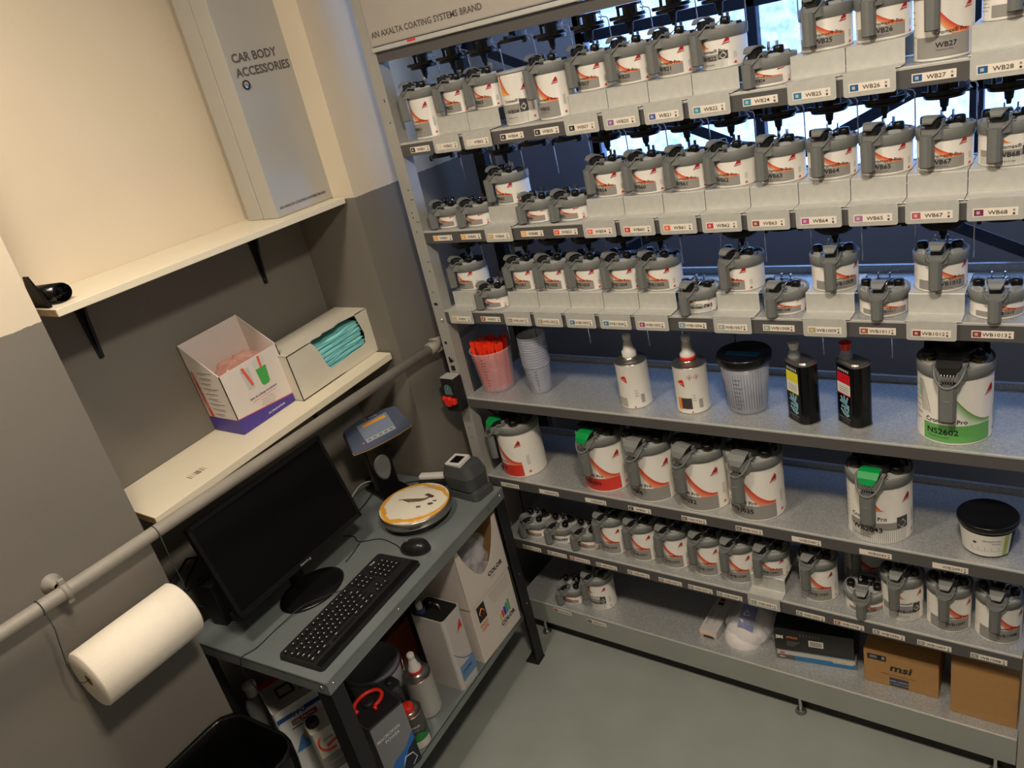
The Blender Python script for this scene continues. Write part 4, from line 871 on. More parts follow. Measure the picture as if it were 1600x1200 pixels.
for k in range(7):
    yy = .06 + .003 * (k % 3); zz = .006 + .0165 * k
    mb.patch(lambda u, v: (.008 + .128 * u, yy + .255 * v, zz + .0155 + .004 * math.sin(9 * v + k) + .003 * math.sin(5 * u + 2 * k)), [i / 6 for i in range(7)], [i / 14 for i in range(15)], TURQ, lambda u, v: W4)
    mb.box((.008, yy, zz), (.134, yy + .25, zz + .0145), TURQ, bev=.005)
mb.build('folded_cloths', t)

# ------------------------------------------------------------------ switch on the rack post
t = empty('switch_box', (-1.741, -.0035, .985), 0, 'black main switch box with red lever fixed to the rack post', 'switch')
MB().box((0, -.045, 0), (.062, 0, .125), BLKM, bev=.006).build('housing', t)
MB().box((.003, -.044, .1245), (.059, -.004, .1285), LIDL, bev=.0015).build('top_cover', t)
TS = Matrix.Translation((0, -.0454, 0)) @ Matrix.Rotation(PI / 2, 4, 'X')
mb = MB(); mb.add([TS @ Vector((.028 + .016 * math.cos(a), .088 + .016 * math.sin(a), .0003)) for a in [2 * PI * i / 20 for i in range(20)]], [tuple(range(20))], PRINT, rgb(96, 112, 112)); mb.add([TS @ Vector((.028 + .009 * math.cos(a), .090 + .009 * math.sin(a), .0006)) for a in [2 * PI * i / 20 for i in range(20)]], [tuple(range(20))], PRINT, rgb(10, 120, 110)); panelq(mb, TS, .012, .066, .044, .088, rgb(96, 112, 112), .0002); mb.text('1', .012, fT2(TS, .026, .085, .001), cWHITE, bold=.02); mb.build('dial_label', t)
mb = MB(); mb.cyl((0, 0, 0), .017, .014, REDP, 24, T=TS @ Matrix.Translation((.026, .043, 0))); mb.box((0, 0, 0), (.030, .020, .016), REDP, T=TS @ Matrix.Translation((.028, .036, 0)), bev=.003); mb.box((-.022, -.003, 0), (0, .012, .012), REDP, T=TS @ Matrix.Translation((.020, .044, 0)) @ Matrix.Rotation(-.3, 4, 'Z'), bev=.003); mb.build('lever', t)
mb = MB(); mb.tube([(-1.70, .05, .98), (-1.66, .10, .90), (-1.655, .12, .78), (-1.64, .13, .70), (-1.66, .12, .60), (-1.65, .1, .45)], .003, CABLE, 7); tag(mb.build('power_cable'), 'dark cable running down behind the rack post', 'cable')

# ------------------------------------------------------------------ table
RZ_T = math.atan2(.0899, .9959)
tb = empty('work_table', (-1.460, -.984, 0), RZ_T, 'blue-grey metal workbench with black angle legs in the alcove', 'table')
TH = .745
mb = MB(); mb.box((-.549, -.001, TH - .008), (.001, .891, TH), TABLE, bev=.003); mb.box((-.002, 0, TH - .042), (0, .89, TH), TABLE); mb.box((-.548, 0, TH - .042), (0, .002, TH), TABLE); mb.box((-.548, .888, TH - .042), (0, .89, TH), TABLE); mb.box((-.548, 0, TH - .042), (-.546, .89, TH), TABLE)
mb.build('tabletop', tb)
mb = MB(); mb.box((-.52, .03, .217), (-.030, .862, .220), TABLE); mb.box((-.032, .03, .192), (-.030, .862, .220), TABLE); mb.box((-.52, .03, .192), (-.030, .032, .220), TABLE); mb.build('lower_shelf', tb)
for sx, x in ((1, -.0025), (-1, -.545)):
    for sy, y in ((1, .003), (-1, .887)):
        mb = MB(); xa, xb = sorted((x, x - sx * .048)); mb.box((xa, min(y, y + sy * .0025), .004), (xb, max(y, y + sy * .0025), TH - .004), DARKST); ya, yb = sorted((y, y + sy * .048)); mb.box((min(x, x - sx * .0025), ya, .004), (max(x, x - sx * .0025), yb, TH - .004), DARKST)
        mb.box((xa - .004, ya - .002, 0), (xb + .004, yb + .002, .005), BLKM, bev=.002)
        for z in (.30, .43): mb.cyl((0, 0, 0), .0035, .002, CHROME, 8, T=Matrix.Translation((x + (.001 if sx > 0 else -.001), (ya + yb) / 2, z - .03)) @ Matrix.Rotation(PI / 2, 4, 'Y'))
        mb.build('leg', tb)
mb = None
for y in (.022, .30, .868):
    m_ = MB(); m_.lathe([(.0045, 0), (.004, .0025), (.001, .003)], CHROME, n=12, T=Matrix.Translation((.0, y, TH - .020)) @ Matrix.Rotation(PI / 2, 4, 'Y')); m_.build('bolt', tb)
m_ = MB(); m_.lathe([(.0045, 0), (.004, .0025), (.001, .003)], CHROME, n=12, T=Matrix.Translation((-.022, 0, TH - .020)) @ Matrix.Rotation(PI / 2, 4, 'X')); m_.build('bolt', tb)
m_ = MB(); m_.box((0, .79, TH - .028), (.0006, .7925, TH - .016), BLKM); m_.build('slot', tb)
ZT = TH + .0006
# keyboard
kb = empty('keyboard', (-1.597, -.748, ZT), math.radians(95.6), 'black desktop keyboard with white legends along the front table edge', 'keyboard')
mb = MB(); o = rrect(-.222, -.082, .222, .080, .012, 4); mb.prism(o, 0, .012, BLKM, taper=.985); mb.box((-.216, -.080, .010), (.216, -.056, .0135), BLK, bev=.003); mb.build('case', kb)
kmesh = {}
def key(x, y, wd, hd=.0155, mark=True):
    if wd not in kmesh:
        m_ = MB(); m_.prism([(p[0], p[1]) for p in rrect(-wd / 2 + .001, -hd / 2 + .001, wd / 2 - .001, hd / 2 - .001, .002, 2)], 0, .0065, BLKM, taper=.84)
        m_.box((-.0032, .0006, .0064), (-.0006, .0034, .0067), PRINT, rgb(240, 240, 240)) if wd < .02 else m_.box((-wd * .22, .0006, .0064), (-wd * .22 + .007, .0022, .0067), PRINT, rgb(240, 240, 240))
        kmesh[wd] = m_.build('key', kb); o = kmesh[wd]
    else: o = link_copy(kmesh[wd], kb)
    o.location = (x, y, .0118)
x00 = -.213; P_ = .0182
rows = [(.066, [(1, 1)] + [(0, .6)] + [(1, 1)] * 4 + [(0, .4)] + [(1, 1)] * 4 + [(0, .4)] + [(1, 1)] * 4 + [(0, .0)]), (.0415, [(1, 1)] * 13 + [(1, 2)]), (.0235, [(1, 1.5)] + [(1, 1)] * 12 + [(1, 1.5)]), (.0055, [(1, 1.75)] + [(1, 1)] * 11 + [(1, 2.25)]), (-.0125, [(1, 2.25)] + [(1, 1)] * 10 + [(1, 2.75)]), (-.0305, [(1, 1.25)] * 3 + [(1, 6)] + [(1, 1.25)] * 4)]
for y, r_ in rows:
    x = x00
    for on, u in r_:
        if on: key(x + u * P_ / 2, y - .008, round(u * P_, 5))
        x += u * P_
xn = x00 + 15.25 * P_
for y, cols in ((.066, (0, 1, 2)), (.0415, (0, 1, 2)), (.0235, (0, 1, 2)), (-.0125, (1,)), (-.0305, (0, 1, 2))):
    for c_ in cols: key(xn + (c_ + .5) * P_ * .97, y - .008, .0182)
xn = x00 + 18.5 * P_
for y in (.0415, .0235, .0055, -.0125):
    for c_ in range(4): key(xn + (c_ + .5) * P_, y - .008, .0182)
mb = MB(); mb.text('Trust', .009, lambda x, y: (.160 + x, .062 + y, .0124), rgb(230, 230, 230), bold=.02); mb.build('brand_mark', kb)
# mouse
ms = empty('computer_mouse', (-1.602, -.474, ZT), math.radians(197), 'glossy black computer mouse beyond the keyboard', 'mouse')
mb = MB(); vs = []; fs = []; n = 28; mm = 12
for j in range(mm + 1):
    th = PI / 2 * j / mm
    for i in range(n):
        a = 2 * PI * i / n; rx = .051; ry = .032 * (1 - .12 * math.cos(a)); vs.append((rx * math.cos(a) * math.cos(th) ** .7, ry * math.sin(a) * math.cos(th) ** .7, .002 + .034 * math.sin(th) * (1 - .25 * math.cos(a) * math.cos(th))))
for j in range(mm): fs += [(j * n + i, j * n + (i + 1) % n, (j + 1) * n + (i + 1) % n, (j + 1) * n + i) for i in range(n)]
mb.add(vs, fs, mat('mouse_shell', rgb(30, 30, 31), .3, noise=(30, .05, 'n')), smooth=True); mb.add([v for v in vs[:n]], [tuple(range(n))[::-1]], BLKM); mb.build('shell', ms)
MB().cyl((0, 0, 0), .007, .004, LIDG, 14, T=Matrix.Translation((.024, .002, .0325)) @ Matrix.Rotation(PI / 2, 4, 'X')).build('scroll_wheel', ms)
# monitor
TM = frame((-1.812, -.732, .983), 1.626, .253)
mo = empty('computer_monitor', (-1.79, -.735, ZT), 0, 'black flat screen monitor tilted back on a round glossy foot', 'monitor')
L0 = Matrix.Translation((1.79, .735, -ZT))
W_, H_ = .4925, .290
mb = MB(); mb.box((-W_ / 2, -H_ / 2, -.022), (W_ / 2, H_ / 2, -.0015), BLK, T=L0 @ TM, bev=.004); mb.box((-.15, -.10, -.050), (.15, .10, -.02), BLKM, T=L0 @ TM, bev=.010)
for a, b, c, d in ((-W_ / 2, -H_ / 2, W_ / 2, -H_ / 2 + .016), (-W_ / 2, H_ / 2 - .013, W_ / 2, H_ / 2), (-W_ / 2, -H_ / 2, -W_ / 2 + .012, H_ / 2), (W_ / 2 - .012, -H_ / 2, W_ / 2, H_ / 2)): mb.box((a, b, -.004), (c, d, .0015), BLK, T=L0 @ TM, bev=.001)
mb.build('bezel', mo)
MB().box((-W_ / 2 + .010, -H_ / 2 + .014, -.0035), (W_ / 2 - .010, H_ / 2 - .011, -.001), SCREEN, T=L0 @ TM).build('screen', mo)
MB().text('hanns.g', .0105, lambda x, y: L0 @ TM @ Vector((x, -H_ / 2 + .004 + y, .0021)), rgb(150, 150, 150), bold=.02, align='CENTER', sx=1.3).build('maker_mark', mo)
mb = MB(); mb.tube([(-.055, 0, .006), (-.058, .0, .07), (-.055, .0, .16), (-.048, 0, .23)], .022, BLKM, 12); mb.build('neck', mo)
MB().lathe([(.001, .014), (.050, .013), (.092, .006), (.098, .002), (.096, 0), (.001, 0)], BLK, n=48, T=Matrix.Diagonal((.85, 1.08, 1, 1))).build('foot', mo)
# small computer and cables behind the monitor
t = empty('mini_computer', (-1.975, -.960, ZT), math.radians(12), 'small black desktop computer on edge at the back corner of the table', 'computer')
MB().box((0, 0, 0), (.055, .19, .14), BLKM, bev=.004).build('case', t); mb = MB(); mb.box((.055, .02, .005), (.085, .12, .028), STAIN, bev=.003); mb.build('front_foot', t)
mb = MB(); mb.tube([(-2.02, -.84, .90), (-2.05, -.92, .93), (-2.04, -.99, .90), (-2.0, -1.0, .84), (-1.99, -.95, .80), (-2.01, -.90, .76)], .004, CABLE, 7); mb.tube([(-2.0, -.80, .92), (-2.06, -.88, .91), (-2.06, -.95, .86), (-2.0, -.985, .87), (-1.97, -.93, .90)], .003, CABLE, 7)
tag(mb.build('cable_bundle'), 'loops of black cable behind the small computer', 'cable')
def cable(name, pts, r, M, lab):
    ps = []
    for i in range(len(pts) - 1):
        p0 = Vector(pts[max(i - 1, 0)]); p1 = Vector(pts[i]); p2 = Vector(pts[i + 1]); p3 = Vector(pts[min(i + 2, len(pts) - 1)])
        for k in range(6):
            t_ = k / 6; ps.append(.5 * ((2 * p1) + (-p0 + p2) * t_ + (2 * p0 - 5 * p1 + 4 * p2 - p3) * t_ ** 2 + (-p0 + 3 * p1 - 3 * p2 + p3) * t_ ** 3))
    ps.append(Vector(pts[-1])); tag(MB().tube(ps, r, M, 7).build(name), lab, 'cable')
zc = ZT + .0015
cable('thin_cable', [(-1.645, -.70, zc), (-1.684, -.71, zc + .006), (-1.72, -.78, zc + .016), (-1.745, -.82, zc + .012), (-1.758, -.90, zc), (-1.752, -.97, zc), (-1.765, -1.012, zc), (-1.765, -1.022, .735), (-1.77, -1.024, .69), (-1.79, -1.0, .60)], .0015, CABLE, 'thin dark cable crossing the monitor foot and over the table edge')
cable('mouse_cable', [(-1.650, -.490, zc + .004), (-1.69, -.475, zc), (-1.76, -.47, zc), (-1.82, -.505, zc), (-1.86, -.49, zc), (-1.90, -.50, zc)], .0014, CABLE, 'thin mouse cable running back under the monitor')
cable('short_cable', [(-1.812, -.512, zc), (-1.795, -.56, zc), (-1.785, -.60, zc)], .0014, CABLE, 'short dark cable end lying behind the keyboard')
cable('white_cable', [(-1.99, -.42, zc), (-2.00, -.36, zc + .03), (-2.01, -.29, zc + .045), (-2.0, -.24, zc + .03), (-1.965, -.20, zc)], .002, CABLEW, 'white cable arching behind the weighing scale column')
cable('black_lead', [(-1.95, -.42, zc), (-1.965, -.34, zc), (-1.975, -.27, zc + .01), (-1.955, -.21, zc), (-1.86, -.15, zc), (-1.80, -.13, zc)], .002, CABLE, 'black lead between the scale column and the measuring device')
# weighing scale
ws = empty('weighing_scale', (-1.712, -.333, ZT), 0, 'laboratory weighing scale with round stained pan and tilted blue display', 'scale')
MB().lathe([(.001, 0), (.092, 0), (.100, .006), (.100, .018), (.090, .026), (.001, .026)], BLK, n=44).build('scale_base', ws)
mb = MB(); mb.lathe([(.104, .026), (.117, .028), (.119, .032), (.119, .052), (.116, .055), (.104, .054)], TINMET, n=64); mb.build('pan_rim', ws)
def pan_mat():
    M = mat('stained_pan', (1, 1, 1, 1), .4); nt = M.node_tree; b = nt.nodes['Principled BSDF']; tc = nt.nodes.new('ShaderNodeTexCoord'); sp = nt.nodes.new('ShaderNodeSeparateXYZ'); nt.links.new(tc.outputs['Object'], sp.inputs[0])
    ln = nt.nodes.new('ShaderNodeVectorMath'); ln.operation = 'MULTIPLY'; ln.inputs[1].default_value = (1, 1, 0); nt.links.new(tc.outputs['Object'], ln.inputs[0]); l2 = nt.nodes.new('ShaderNodeVectorMath'); l2.operation = 'LENGTH'; nt.links.new(ln.outputs[0], l2.inputs[0])
    n = nt.nodes.new('ShaderNodeTexNoise'); n.inputs['Scale'].default_value = 13; n.inputs['Detail'].default_value = 6; nt.links.new(tc.outputs['Object'], n.inputs['Vector'])
    a = nt.nodes.new('ShaderNodeMath'); a.operation = 'MULTIPLY_ADD'; a.inputs[1].default_value = .075; nt.links.new(n.outputs['Fac'], a.inputs[0]); nt.links.new(l2.outputs['Value'], a.inputs[2])
    r = nt.nodes.new('ShaderNodeValToRGB'); e = r.color_ramp.elements; e[0].position = .134; e[0].color = rgb(236, 228, 210); e[1].position = .140; e[1].color = rgb(226, 160, 50)
    x = e.new(.154); x.color = rgb(232, 176, 70); y = e.new(.158); y.color = rgb(240, 232, 214)
    nt.links.new(a.outputs[0], r.inputs[0]); nt.links.new(r.outputs[0], b.inputs['Base Color']); return M
MB().lathe([(.116, .055), (.1165, .058), (.114, .0590), (.001, .0592)], pan_mat(), n=64).build('pan', ws)
mb = MB(); f = lambda x, y: (x, y, .0596)
for pts, c in (([(-.052, -.002), (-.046, .006), (.018, .030), (.030, .046), (.036, .040), (.028, .022), (.016, .010), (-.02, -.006)], rgb(120, 96, 74)), ([(.004, .046), (.012, .058), (.046, .052), (.044, .040)], rgb(84, 66, 54)), ([(.048, .010), (.062, .020), (.072, .012), (.060, .002)], rgb(86, 82, 80)), ([(.056, .030), (.068, .036), (.072, .028), (.060, .024)], rgb(96, 90, 86)), ([(.022, -.016), (.034, -.008), (.042, -.016), (.030, -.024)], rgb(110, 104, 98))): mb.add([f(*p) for p in pts], [tuple(range(len(pts)))], PRINT, c)
mb.tube([(-.062, -.006, .0596), (-.05, .001, .0598), (-.02, -.004, .0596)], .0016, PRINT, 5, col=rgb(60, 50, 44))
for k in range(3): mb.add([f(*p) for p in ((-.03, .076 + .004 * k), (.03 - .01 * k, .090 + .004 * k), (.03 - .01 * k, .0914 + .004 * k), (-.03, .0774 + .004 * k))], [(0, 1, 2, 3)], PRINT, rgb(190, 178, 160))
mb.build('pan_stains', ws)
TC = frame((-1.925, -.240, ZT), 1.30, .03); L1 = Matrix.Translation((1.712, .333, -ZT))
mb = MB(); mb.box((-.042, 0, -.036), (.042, .245, 0), BLK, T=L1 @ TC, bev=.006); mb.box((-.050, 0, -.10), (.050, .016, .12), BLK, T=L1 @ TC, bev=.004); mb.build('column', ws)
mb = MB(); mb.prism([(.031 * math.cos(a) * (1 + .18 * math.sin(a)), .100 + .048 * math.sin(a)) for a in [2 * PI * i / 26 for i in range(26)]], 0, .006, LIDG, T=L1 @ TC, taper=.86); mb.build('column_badge', ws)
TD = frame((-1.897, -.241, 1.005), 1.278, .736); TD = L1 @ TD
o = [(-.114, -.040), (-.112, -.048), (-.06, -.054), (0, -.0555), (.06, -.054), (.112, -.048), (.114, -.040), (.104, .034), (.098, .042), (.05, .052), (0, .0545), (-.05, .052), (-.098, .042), (-.104, .034)]
mb = MB(); mb.prism(o, -.020, 0, mat('display_housing', rgb(58, 62, 70), .3, noise=(20, .05, 'n')), T=TD); mb.build('display_housing', ws)
mb = MB(); mb.prism(o, 0, .0035, mat('display_glass', rgb(84, 92, 112), .12, noise=(6, .04, 'n')), T=TD, taper=.985); mb.build('display_face', ws)
mb = MB(); mb.tube([TD @ Vector((x, y, -.001)) for x, y in o[:7]], .0016, PRINT, 6, col=rgb(230, 170, 90)); mb.build('orange_trim', ws)
SCR = mat('lcd_screen', rgb(112, 122, 136), .3, emis=(rgb(112, 122, 136), .12), noise=(6, .02, 'n'))
mb = MB(); panelq(mb, TD, -.056, -.034, .060, .036, W4, .0042, SCR); mb.build('screen', ws)
mb = MB(); panelq(mb, TD, -.038, .020, .050, .030, rgb(236, 160, 50), .0046); panelq(mb, TD, -.052, -.031, .056, -.020, rgb(176, 178, 180), .0046); mb.text('sartorius', .0088, fT2(TD, -.004, .040, .0046), rgb(220, 222, 226), bold=.02)
for k in range(5): panelq(mb, TD, -.048 + .021 * k, -.028, -.034 + .021 * k, -.023, rgb(110, 112, 116), .0050)
mb.add([TD @ Vector((-.018 + .005 * math.cos(a), .044 + .005 * math.sin(a), .0048)) for a in [2 * PI * i / 12 for i in range(12)]], [tuple(range(12))], PRINT, rgb(220, 120, 80)); mb.add([TD @ Vector((-.066 + .0035 * math.cos(a), -.028 + .0035 * math.sin(a), .0048)) for a in [2 * PI * i / 12 for i in range(12)]], [tuple(range(12))], PRINT, rgb(220, 120, 60)); mb.build('display_print', ws)
# colour measuring device in its dock
dv = empty('colour_scanner', (-1.640, -.150, ZT), math.radians(-4), 'dark grey handheld colour measuring device resting in its dock', 'measuring device')
mb = MB(); mb.prism(rrect(-.080, -.050, .082, .045, .018, 4), 0, .022, STAIN, taper=.95); mb.prism(rrect(-.060, -.040, .070, .038, .018, 4), .022, .036, STAIN, taper=.9); mb.build('dock', dv)
mb = MB(); mb.prism(rrect(-.066, -.046, .066, .050, .030, 6), .030, .078, STAIN, taper=1.06); mb.prism(rrect(-.070, -.049, .070, .053, .031, 6), .078, .114, STAIN, taper=.80); mb.build('device_body', dv)
TS2 = Matrix.Translation((-.010, -.004, .118)) @ Matrix.Rotation(-.12, 4, 'Y') @ Matrix.Rotation(.12, 4, 'X')
mb = MB(); mb.prism(rrect(-.038, -.030, .034, .030, .006, 3), -.004, .006, CAPW, T=TS2); mb.build('screen_frame', dv); MB().box((-.022, -.018, .006), (.020, .018, .0068), SCREEN, T=TS2).build('screen', dv)
MB().box((-.016, -.0415, .052), (.016, -.040, .066), CAPW, T=Matrix.Rotation(0, 4, 'X')).build('white_button', dv)
t = empty('calibration_block', (-1.790, -.150, ZT), math.radians(20), 'black block with cream cylinder lying left of the measuring device', 'block')
MB().box((-.055, -.022, 0), (.055, .022, .026), BLKM, bev=.003).build('block_base', t); MB().box((-.052, -.016, .026), (.046, .012, .044), CAPW, bev=.006).build('cream_cylinder', t)

# ------------------------------------------------------------------ things on the lower table shelf
ZL = .2206
def upright_can(name, x, y, az, L, D, H, M, label, cat='can', group=None):
    t = empty(name, (x, y, ZL), az, label, cat, group)
    MB().prism(rrect(-L, 0, 0, D, .014, 4), 0, H, M).build('body', t); return t
# COLOR cartons
t = empty('display_carton', (-1.546, -.385, ZL), math.radians(3), 'lower grey-white carton with colour stripes logo under the bench', 'box', 'stacked cartons under the bench')
MB().box((-.24, 0, 0), (0, .235, .228), CARDP, bev=.002).build('carton_body', t)
TXc = Matrix.Translation((.0004, 0, 0)) @ Matrix.Rotation(PI / 2, 4, 'Z') @ Matrix.Rotation(PI / 2, 4, 'X')
mb = MB(); mb.text('COLOR', .022, fT2(TXc, .128, .052), rgb(40, 36, 40), bold=.04, sx=1.1); mb.text('system', .009, fT2(TXc, .135, .040), rgb(110, 106, 106))
for k, c in enumerate((rgb(230, 200, 60), rgb(226, 60, 110), rgb(60, 60, 150), rgb(60, 160, 200), rgb(110, 180, 90))): panelq(mb, TXc, .130 + .013 * k, .078, .141 + .013 * k, .100 + .006 * k, c)
panelq(mb, TXc, .028, .150, .072, .212, rgb(40, 34, 32)); mb.text('PAINT', .016, fT2(TXc, .026, .130), rgb(226, 130, 80), bold=.04); mb.text('CUPS', .016, fT2(TXc, .028, .113), rgb(226, 130, 80), bold=.04)
o_ = [(.050, .196), (.036, .182), (.050, .160), (.064, .182)]; mb.tube([TXc @ Vector((a, b, .001)) for a, b in o_ + o_[:1]], .0022, PRINT, 5, col=rgb(226, 140, 90))
for k in range(5): panelq(mb, TXc, .10 + .004 * k, .205 - .010 * k, .215, .2062 - .010 * k, rgb(150, 146, 144))
mb.build('printed_artwork', t)
t = empty('display_carton', (-1.543, -.388, ZL + .2285), math.radians(3), 'upper carton with torn round opening full of clear plastic cups', 'box', 'stacked cartons under the bench')
mb = MB(); mb.box((-.24, 0, 0), (-.003, .238, .004), CARDP); mb.box((-.24, 0, 0), (-.237, .238, .22), CARD); mb.box((-.24, 0, 0), (0, .003, .22), CARDP); mb.box((-.24, .235, 0), (0, .238, .235), CARD)
arc = [(.018 + .202 * i / 16, .225 - .155 * math.sin(PI * (i + .0) / 16) ** .8 if 0 < i < 16 else .225) for i in range(17)]
mb.prism([(0, 0), (.238, 0), (.238, .225)] + arc[::-1] + [(0, .225)], -.003, 0, CARDP, T=TXc)
mb.build('carton_body', t)
mb = MB(); mb.text('COLOR', .022, fT2(TXc, .128, .040), rgb(40, 36, 40), bold=.04, sx=1.1); mb.text('system', .009, fT2(TXc, .135, .028), rgb(110, 106, 106)); mb.build('printed_artwork', t)
blob(.095, .100, .070, (-.112, .119, .085), BAGC, .10, 21, 46).build('clear_plastic_filling', t)
blob(.075, .085, .055, (-.10, .125, .125), BAGC, .12, 33, 46).build('clear_plastic_filling', t)
# white 5 litre can
t = upright_can('solvent_can', -1.541, -.512, math.radians(3), .135, .094, .285, mat('white_solvent_tin', rgb(206, 200, 196), .3, .1, noise=(8, .02, 'n')), 'tall white rectangular can with blue label block and blue neck under the bench')
mb = MB(); mb.prism(rrect(-.131, .004, -.004, .090, .011, 4), .285, .2865, BLKM); mb.build('top', t)
mb = MB(); mb.lathe([(.017, 0), (.017, .014), (.015, .016)], mat('blue_collar', rgb(60, 80, 130), .4, noise=(20, .05, 'n')), (-.104, .022, .2865), 22); mb.build('neck', t)
mb = MB(); mb.lathe([(.011, .014), (.011, .036), (.001, .037)], CAPW, (-.104, .022, .2865), 20); mb.build('cap', t)
mb = MB(); mb.tube([(-.040, .046, .287), (-.046, .046, .310), (-.078, .046, .312), (-.086, .046, .287)], .003, CHROME, 8); mb.build('carry_handle', t)
mb = MB(); panelq(mb, TXc, .014, .030, .090, .088, rgb(104, 142, 186)); mb.text('CC6700', .0135, fT2(TXc, .022, .058), rgb(40, 50, 70), bold=.03); mb.text('solvent blend', .0058, fT2(TXc, .024, .047), rgb(60, 70, 90))
mb.patch(lambda u, v: TXc @ Vector((.006 + .082 * u, .088 + .060 * (1 - u) ** 2 + .004 * v, .0006)), [i / 10 for i in range(11)], [0, 1], PRINT, lambda u, v: rgb(96, 120, 176))
mb.add([TXc @ Vector((x, y, .0006)) for x, y in ((.046, .206), (.076, .212), (.074, .246), (.068, .240))], [(0, 1, 2, 3)], PRINT, cRED); mb.text('Cromax', .0075, lambda x, y: TXc @ Vector((.048 + x, .209 + y + x * .12, .0009)), cWHITE, bold=.02); mb.build('printed_label', t)
cone_can(-1.612, -.612, ZL, .047, .145, .9, 'plain grey-white round can with cone spout under the bench', CAPW, True, 'round cans under the bench', mat('grey_white_tin', rgb(186, 184, 180), .35, .2, noise=(9, .03, 'n')), False)
t = empty('round_can', (-1.556, -.722, ZL), .9, 'small round can with green picture and red screw cap', 'can', 'round cans under the bench')
R = .039; MB().lathe([(.001, .001), (R, 0), (R, .122), (R - .001, .125)], mat('dark_print_tin', rgb(86, 84, 84), .35, .3, noise=(12, .05, 'n')), n=34).build('body', t)
MB().lathe([(R, .122), (R + .0008, .125), (R - .003, .124), (R - .008, .122), (.019, .126), (.018, .130)], TINMET, n=34).build('shoulder', t); MB().lathe([(.019, .126), (.019, .142), (.017, .145), (.001, .145)], REDP, n=26).build('screw_cap', t)
mb = MB(); P = lambda a, z: ((R + .0004) * math.sin(a), -(R + .0004) * math.cos(a), z)
mb.patch(P, [-1.2 + .1 * i for i in range(25)], [.002, .030], PRINT, lambda a, z: rgb(210, 206, 200)); mb.patch(lambda a, u: P(a, .030 + u * (.016 + .016 * abs(math.sin(2.5 * a + 1)))), [-1.2 + .1 * i for i in range(25)], [0, 1], PRINT, lambda a, z: rgb(40, 130, 60)); mb.text('HARDENER', .008, wrap(R + .0007, -.5, .085), cWHITE, bold=.02); mb.text('standard 2K', .006, wrap(R + .0007, -.4, .073), rgb(200, 200, 200)); mb.build('printed_label', t)
# macropower can
t = upright_can('thinner_can', -1.520, -.890, math.radians(-9), .13, .125, .232, mat('dark_tin', rgb(70, 72, 76), .3, .4, noise=(10, .05, 'n')), 'dark rectangular can with blue car picture and red carry handle')
mb = MB(); mb.prism(rrect(-.127, .003, -.003, .122, .011, 4), .232, .2335, BLKM); mb.build('top', t)
mb = MB(); pts = [(-.075 + .032 * math.cos(a), .060 + .045 * math.sin(a), .246) for a in [2 * PI * i / 20 for i in range(17)]]; mb.tube(pts, .006, REDP, 8); mb.tube([(-.04, .06, .234), (-.043, .06, .246)], .006, REDP, 8); mb.build('red_handle', t)
mb = MB(); mb.lathe([(.020, 0), (.020, .012), (.012, .014), (.001, .014)], BLKM, (-.078, .060, .2335), 18); mb.build('cap', t)
mb = MB(); panelq(mb, TXc, .004, .004, .121, .228, rgb(128, 130, 136)); mb.quad([TXc @ Vector((x, y, .0007)) for x, y in ((.004, .004), (.121, .004), (.121, .120), (.085, .084), (.04, .07), (.004, .03))], PRINT, rgb(40, 110, 190)); mb.quad([TXc @ Vector((x, y, .0009)) for x, y in ((.05, .004), (.121, .004), (.121, .09), (.09, .07))], PRINT, rgb(22, 30, 46)); mb.tube([TXc @ Vector((x, y, .001)) for x, y in ((.06, .03), (.075, .055), (.10, .05), (.11, .025), (.09, .01))], .002, PRINT, 5, col=rgb(190, 196, 204))
mb.text('MACROFAN', .0155, lambda x, y: TXc @ Vector((.010 + x, .166 + y + .0 * x, .0012)), rgb(226, 226, 228), bold=.01, sx=.95); mb.text('POWER', .0155, fT2(TXc, .034, .148, .0012), rgb(226, 226, 228), bold=.01, sx=.95); mb.build('printed_artwork', t)
t = upright_can('square_can', -1.600, -.735, math.radians(-6), .055, .05, .19, mat('dark_square_tin', rgb(60, 60, 62), .3, .5, noise=(12, .05, 'n')), 'small dark square can behind the red-handled can')
MB().lathe([(.012, 0), (.012, .010), (.001, .010)], BLKM, (-.028, .025, .19), 16).build('cap', t)
t = empty('paint_pail', (-1.765, -.655, ZL), 0, 'grey round pail with wire handle at the back under the bench', 'pail')
MB().lathe([(.001, 0), (.080, 0), (.088, .165), (.001, .165)], mat('grey_pail', rgb(150, 150, 156), .4, noise=(10, .05, 'n')), n=36).build('body', t); MB().lathe([(.088, .160), (.094, .162), (.094, .174), (.086, .176), (.082, .170), (.001, .170)], mat('grey_lid', rgb(120, 120, 130), .35, noise=(10, .05, 'n')), n=40).build('lid', t)
mb = MB(); mb.tube([(.094 * math.cos(a), .094 * math.sin(a), .150 - .06 * math.sin(PI * i / 12)) for i, a in enumerate([-1.2 + 2.4 * i / 12 for i in range(13)])], .0016, CHROME, 6); mb.build('wire_handle', t)
t = empty('red_box', (-1.98, -.56, ZL), 0, 'dark red-brown box at the back of the shelf under the bench', 'box')
MB().box((0, 0, 0), (.17, .13, .15), mat('red_brown_card', rgb(140, 62, 34), .7, noise=(10, .08, 'n')), bev=.002).build('carton_body', t); MB().box((-.001, -.001, .15), (.171, .131, .158), mat('dark_brown_card', rgb(90, 50, 34), .7, noise=(10, .08, 'n')), bev=.002).build('lid', t)
